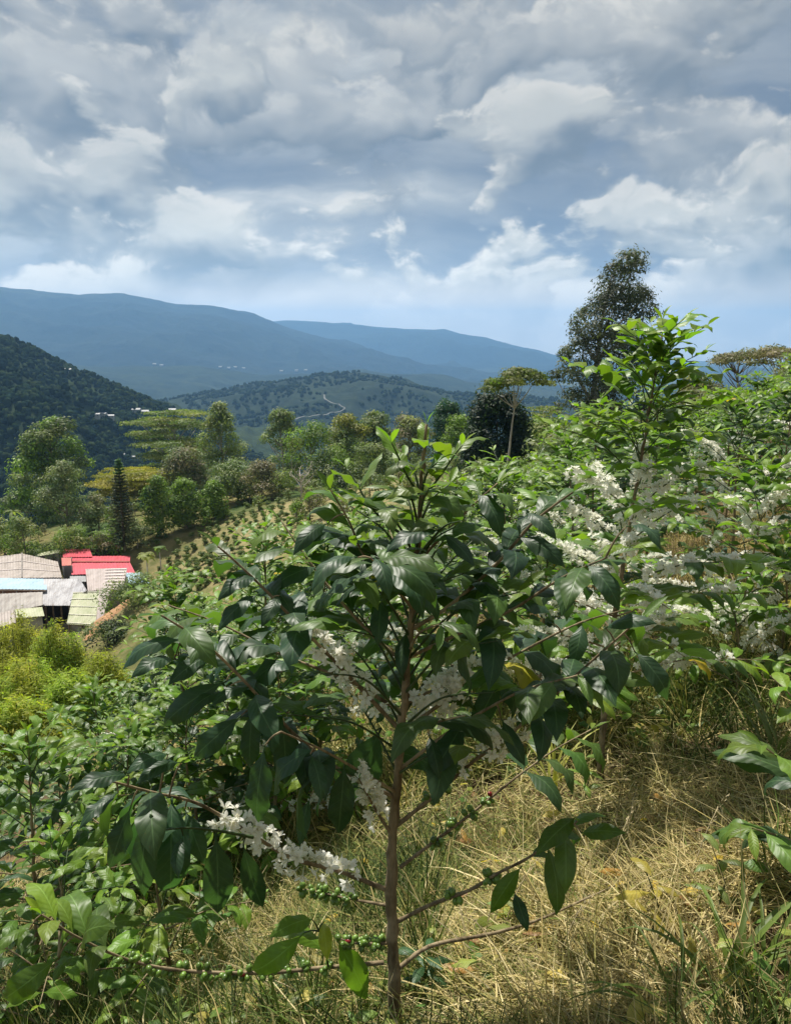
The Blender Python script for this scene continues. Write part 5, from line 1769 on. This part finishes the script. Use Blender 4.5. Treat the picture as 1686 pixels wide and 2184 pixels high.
STRAW = [(.52, .42, .18), (.60, .49, .23), (.43, .34, .13), (.66, .56, .30), (.36, .33, .11)]
MIXED = [(.56, .45, .20), (.50, .40, .16), (.40, .35, .11), (.24, .26, .06), (.13, .18, .035)]
WEED = [(.08, .13, .025), (.11, .17, .030), (.15, .20, .040), (.06, .10, .022)]
everywhere = lambda x, y, r: np.ones(len(x), bool)
blades(100000, (.75, 4.2), (-.62, .62), (.05, .19), (.0026, .0055), (-.15, .7), STRAW + MIXED[2:5], 1, lambda x, y, r: fbm(x * 2.4, y * 2.4, 9, 3) + r.normal(0, .10, len(x)) > -.24, 'dry_straw', 'matted dry straw covering the slope', .06)
blades(22000, (.8, 5.5), (-.62, .62), (.06, .20), (.0025, .0050), (.35, 1.35), MIXED, 2, everywhere, 'standing_grass', 'thin dry and greenish grass standing in the straw', .02, tufts=700)
blades(26000, (3.2, 9.0), (-.45, .62), (.16, .42), (.005, .010), (.1, 1.3), MIXED, 3, everywhere, 'row_grass', 'dry grass between the coffee rows', .03)
blades(20000, (.9, 3.4), (-.62, .62), (.12, .34), (.004, .009), (.4, 1.4), WEED, 4,
       lambda x, y, r: (fbm(x * 1.4, y * 1.4, 5, 3) + .5 * (np.abs(x / y - .02) - .22) > .02), 'green_weeds', 'green weedy grass growing through the straw', .02, tufts=650)


blades(4500, (.8, 3.6), (-.62, .62), (.16, .40), (.004, .0075), (.05, 1.1), STRAW, 6, everywhere, 'long_straw', 'long pale straws leaning out of dry tufts', .03, tufts=420)


def ground_at(px, py):
    d = 1.5
    for _ in range(14):
        p = pix(px, py, d); g = gz(p[0], p[1]); d *= max(.6, min(1.6, g / p[2])) ** .8
    p = pix(px, py, d); p[2] = gz(p[0], p[1])
    return p


def strap_blade(L, W, arch, seed):
    V, F = [], []
    rng = np.random.default_rng(seed)
    th = 1.25; p = np.zeros(3)
    for i in range(8):
        t = i / 7
        if i:
            th -= arch / 7 * (.4 + 1.3 * t); p = p + np.array([math.cos(th), 0, math.sin(th)]) * L / 7
        w = W * min(1, .5 + 2 * t) * (1 - t ** 2.2) + .0006
        V += [p + np.array([0, -w / 2, w * .18]), p, p + np.array([0, w / 2, w * .18])]
        if i: b = 3 * i; F += [(b - 3, b - 2, b + 1, b), (b - 2, b - 1, b + 2, b + 1)]
    return np.array(V), F


BLADE = [mesh('blade', *strap_blade(1.0, .035, .8 + .35 * k, k), M['cherry'], True) for k in range(4)]
m_bl, g_bl = new_mat('grass_blade')
_b = g_bl.n('ShaderNodeObjectInfo').outputs['Color']
finish(g_bl, with_translucent(g_bl, principled(g_bl, _b, .5, .35), g_bl.mix(1.0, _b, (1.5, 1.6, .7), 'MULTIPLY'), .3))
for b in BLADE: b.materials[0] = m_bl


def tuft(px, py, n, L, colour, seed, label, group=None):
    rng = np.random.default_rng(seed)
    p = ground_at(px, py)
    t = empty('grass_clump', p)
    for k in range(n):
        l = L * rng.uniform(.6, 1.2)
        m = Matrix.Translation((rng.normal(0, .02), rng.normal(0, .02), -.01)) @ Matrix.Rotation(rng.uniform(0, 6.283), 4, 'Z') @ Matrix.Rotation(rng.uniform(-.5, .25), 4, 'Y') @ Matrix.Scale(l, 4)
        o = obj('blade', BLADE[rng.integers(0, 4)], t, m); o.color = (*(np.array(colour) * rng.uniform(.7, 1.4)), 1)
    tag(t, label, 'grass', group)


tuft(1560, 2130, 26, .34, (.11, .16, .03), 1, 'broad-bladed green grass clump in the bottom right corner')
tuft(1440, 2185, 18, .26, (.12, .17, .03), 2, 'smaller green grass clump left of the corner clump')
tuft(1650, 1640, 14, .34, (.12, .16, .05), 3, 'arching grey-green grass clump beside the right edge leaves')
tuft(1180, 1700, 16, .34, (.34, .34, .07), 4, 'yellow grass clump fanning out behind the right drooping leaves')
tuft(560, 2170, 16, .22, (.12, .18, .05), 5, 'thin green grass clump at the bottom below the long cherry branch')
tuft(300, 2150, 18, .26, (.10, .16, .045), 6, 'green grass clump at the bottom left under the coffee leaves')


def weed_plant(px, py, h, seed, label, n=10, L=.085, colour=(.05, .11, .03)):
    rng = np.random.default_rng(seed)
    p = ground_at(px, py); t = empty('weed_plant', p)
    MB().tube([(0, 0, -.02), (.02, 0, h * .5), (-.01, .02, h * .92)], [.0028, .0022, .0012], 5).build('stem', M['twig'], t, True)
    for k in range(n):
        a = k * 2.4; z = h * (.3 + .7 * k / n)
        x, y, zz = frame(np.array([math.cos(a), math.sin(a), rng.uniform(-.2, .6)]), np.array([0, 0, 1.]))
        o = obj('leaf', LEAF_MESH[2 * rng.integers(1, 5)], t, mat4((0, 0, z), x, y, zz, L * rng.uniform(.7, 1.2)))
        o.color = (*(np.array(colour) * rng.uniform(.7, 1.5)), 1)
    tag(t, label, 'weed')


weed_plant(905, 2140, .16, 1, 'small leafy weed just right of the front stem foot', 12, .09, (.03, .07, .03))
weed_plant(1380, 2010, .20, 2, 'weed with yellowing leaves in the straw on the right', 7, .09, (.24, .20, .04))
weed_plant(1520, 1960, .2, 3, 'thin weed below the right edge leaves', 7, .09, (.10, .13, .04))
weed_plant(1240, 1720, .22, 4, 'leafy weed behind the drooping right leaves', 9, .08, (.09, .14, .03))
weed_plant(460, 2030, .24, 5, 'leafy weed under the long cherry branch at left', 10, .10, (.05, .11, .03))
weed_plant(240, 2120, .2, 6, 'leafy weed in the bottom left corner', 10, .11, (.045, .10, .03))


def ground_cover():
    """low broadleaf cover too fine to count"""
    rng = np.random.default_rng(15); items = []
    for k in range(520):
        y = rng.uniform(1.0, 4.5); x = rng.uniform(-.62, .62) * y
        if fbm([x * 1.2], [y * 1.2], 21, 3)[0] + .35 * (abs(x / y - .05) - .2) < .03: continue
        z = gz(x, y)
        for q in range(rng.integers(5, 11)):
            a = rng.uniform(0, 6.28); p = np.array([x, y, z + rng.uniform(.01, .12)]) + rng.normal(0, .035, 3) * np.array([1, 1, .2])
            ax, ay, az = frame(np.array([math.cos(a), math.sin(a), rng.uniform(-.3, .8)]), np.array([0, 0, 1.]) + rng.normal(0, .3, 3))
            cc = np.array([(.06, .12, .025), (.10, .16, .03), (.16, .19, .04), (.30, .26, .07)][rng.integers(0, 4)]) * rng.uniform(.6, 1.3)
            items.append((mat4(p, ax, ay, az, rng.uniform(.03, .085)), int(rng.integers(0, 10)), cc))
    o = obj('ground_cover', join_leaves(items))
    tag(o, 'low green and yellowing leaves growing through the straw', 'ground cover', kind='stuff')


ground_cover()


def litter():
    rng = np.random.default_rng(8)
    for k in range(58):
        px, py = rng.uniform(380, 1660), rng.uniform(1720, 2170)
        p = ground_at(px, py); a = rng.uniform(0, 6.28)
        x, y, z = frame(np.array([math.cos(a), math.sin(a), rng.normal(0, .2)]), np.array([0, 0, 1.]) + rng.normal(0, .35, 3))
        o = obj('fallen_leaf', LEAF_HI[rng.integers(0, 8)], None, mat4(p + np.array([0, 0, .06]), x, y, z, rng.uniform(.05, .10)))
        o.color = (*[(.42, .30, .04), (.30, .17, .05), (.20, .11, .05), (.45, .36, .10)][rng.integers(0, 4)], 1)
        tag(o, 'dry yellow-brown leaf lying on the straw', 'fallen leaf', 'fallen leaves on the straw')


litter()


def seed_stalks():
    rng = np.random.default_rng(3)
    spots = [(1060, 2010, 1130, 1850), (1020, 2060, 1060, 1890), (1240, 1980, 1180, 1880), (1100, 2110, 1010, 1960), (1330, 1830, 1350, 1700), (1290, 1900, 1340, 1740),
             (700, 2170, 560, 2080), (420, 2060, 430, 1840), (1180, 2080, 1240, 1930), (1460, 1900, 1530, 1720)]
    for k, (x0, y0, x1, y1) in enumerate(spots):
        p = ground_at(x0, y0); d = p[1]; e = pix(x1, y1, d + .05) - p
        t = empty('grass_stalk', p)
        P = smooth_path([(0, 0, -.02), e * .5 + np.array([0, 0, .02]), e], 10)
        MB().tube(P, np.linspace(.0022, .0012, 10), 4).build('stem', M['dry_stem'], t, True)
        mb = MB(); dd = P[-1] - P[-3]; dd /= np.linalg.norm(dd)
        for q in range(36):
            c = P[-1] + dd * (q / 36 * .11 - .05) + rng.normal(0, .004, 3) - np.array([0, 0, (q / 36) ** 2 * .03])
            v = rng.normal(0, 1, 3); v /= np.linalg.norm(v); s = np.cross(v, dd) * .0016
            mb.add([c - s, c + s, c + dd * .010 + v * .004], [(0, 1, 2)])
        mb.build('seed_head', M['dry_stem'], t)
        tag(t, 'pale dry grass stalk with a feathery seed head', 'grass stalk', 'dry seed stalks in the straw')


M['dry_stem'] = simple('dry_stem', (.50, .41, .24), .8, .25, 30)
seed_stalks()
print('objects', len(bpy.data.objects))
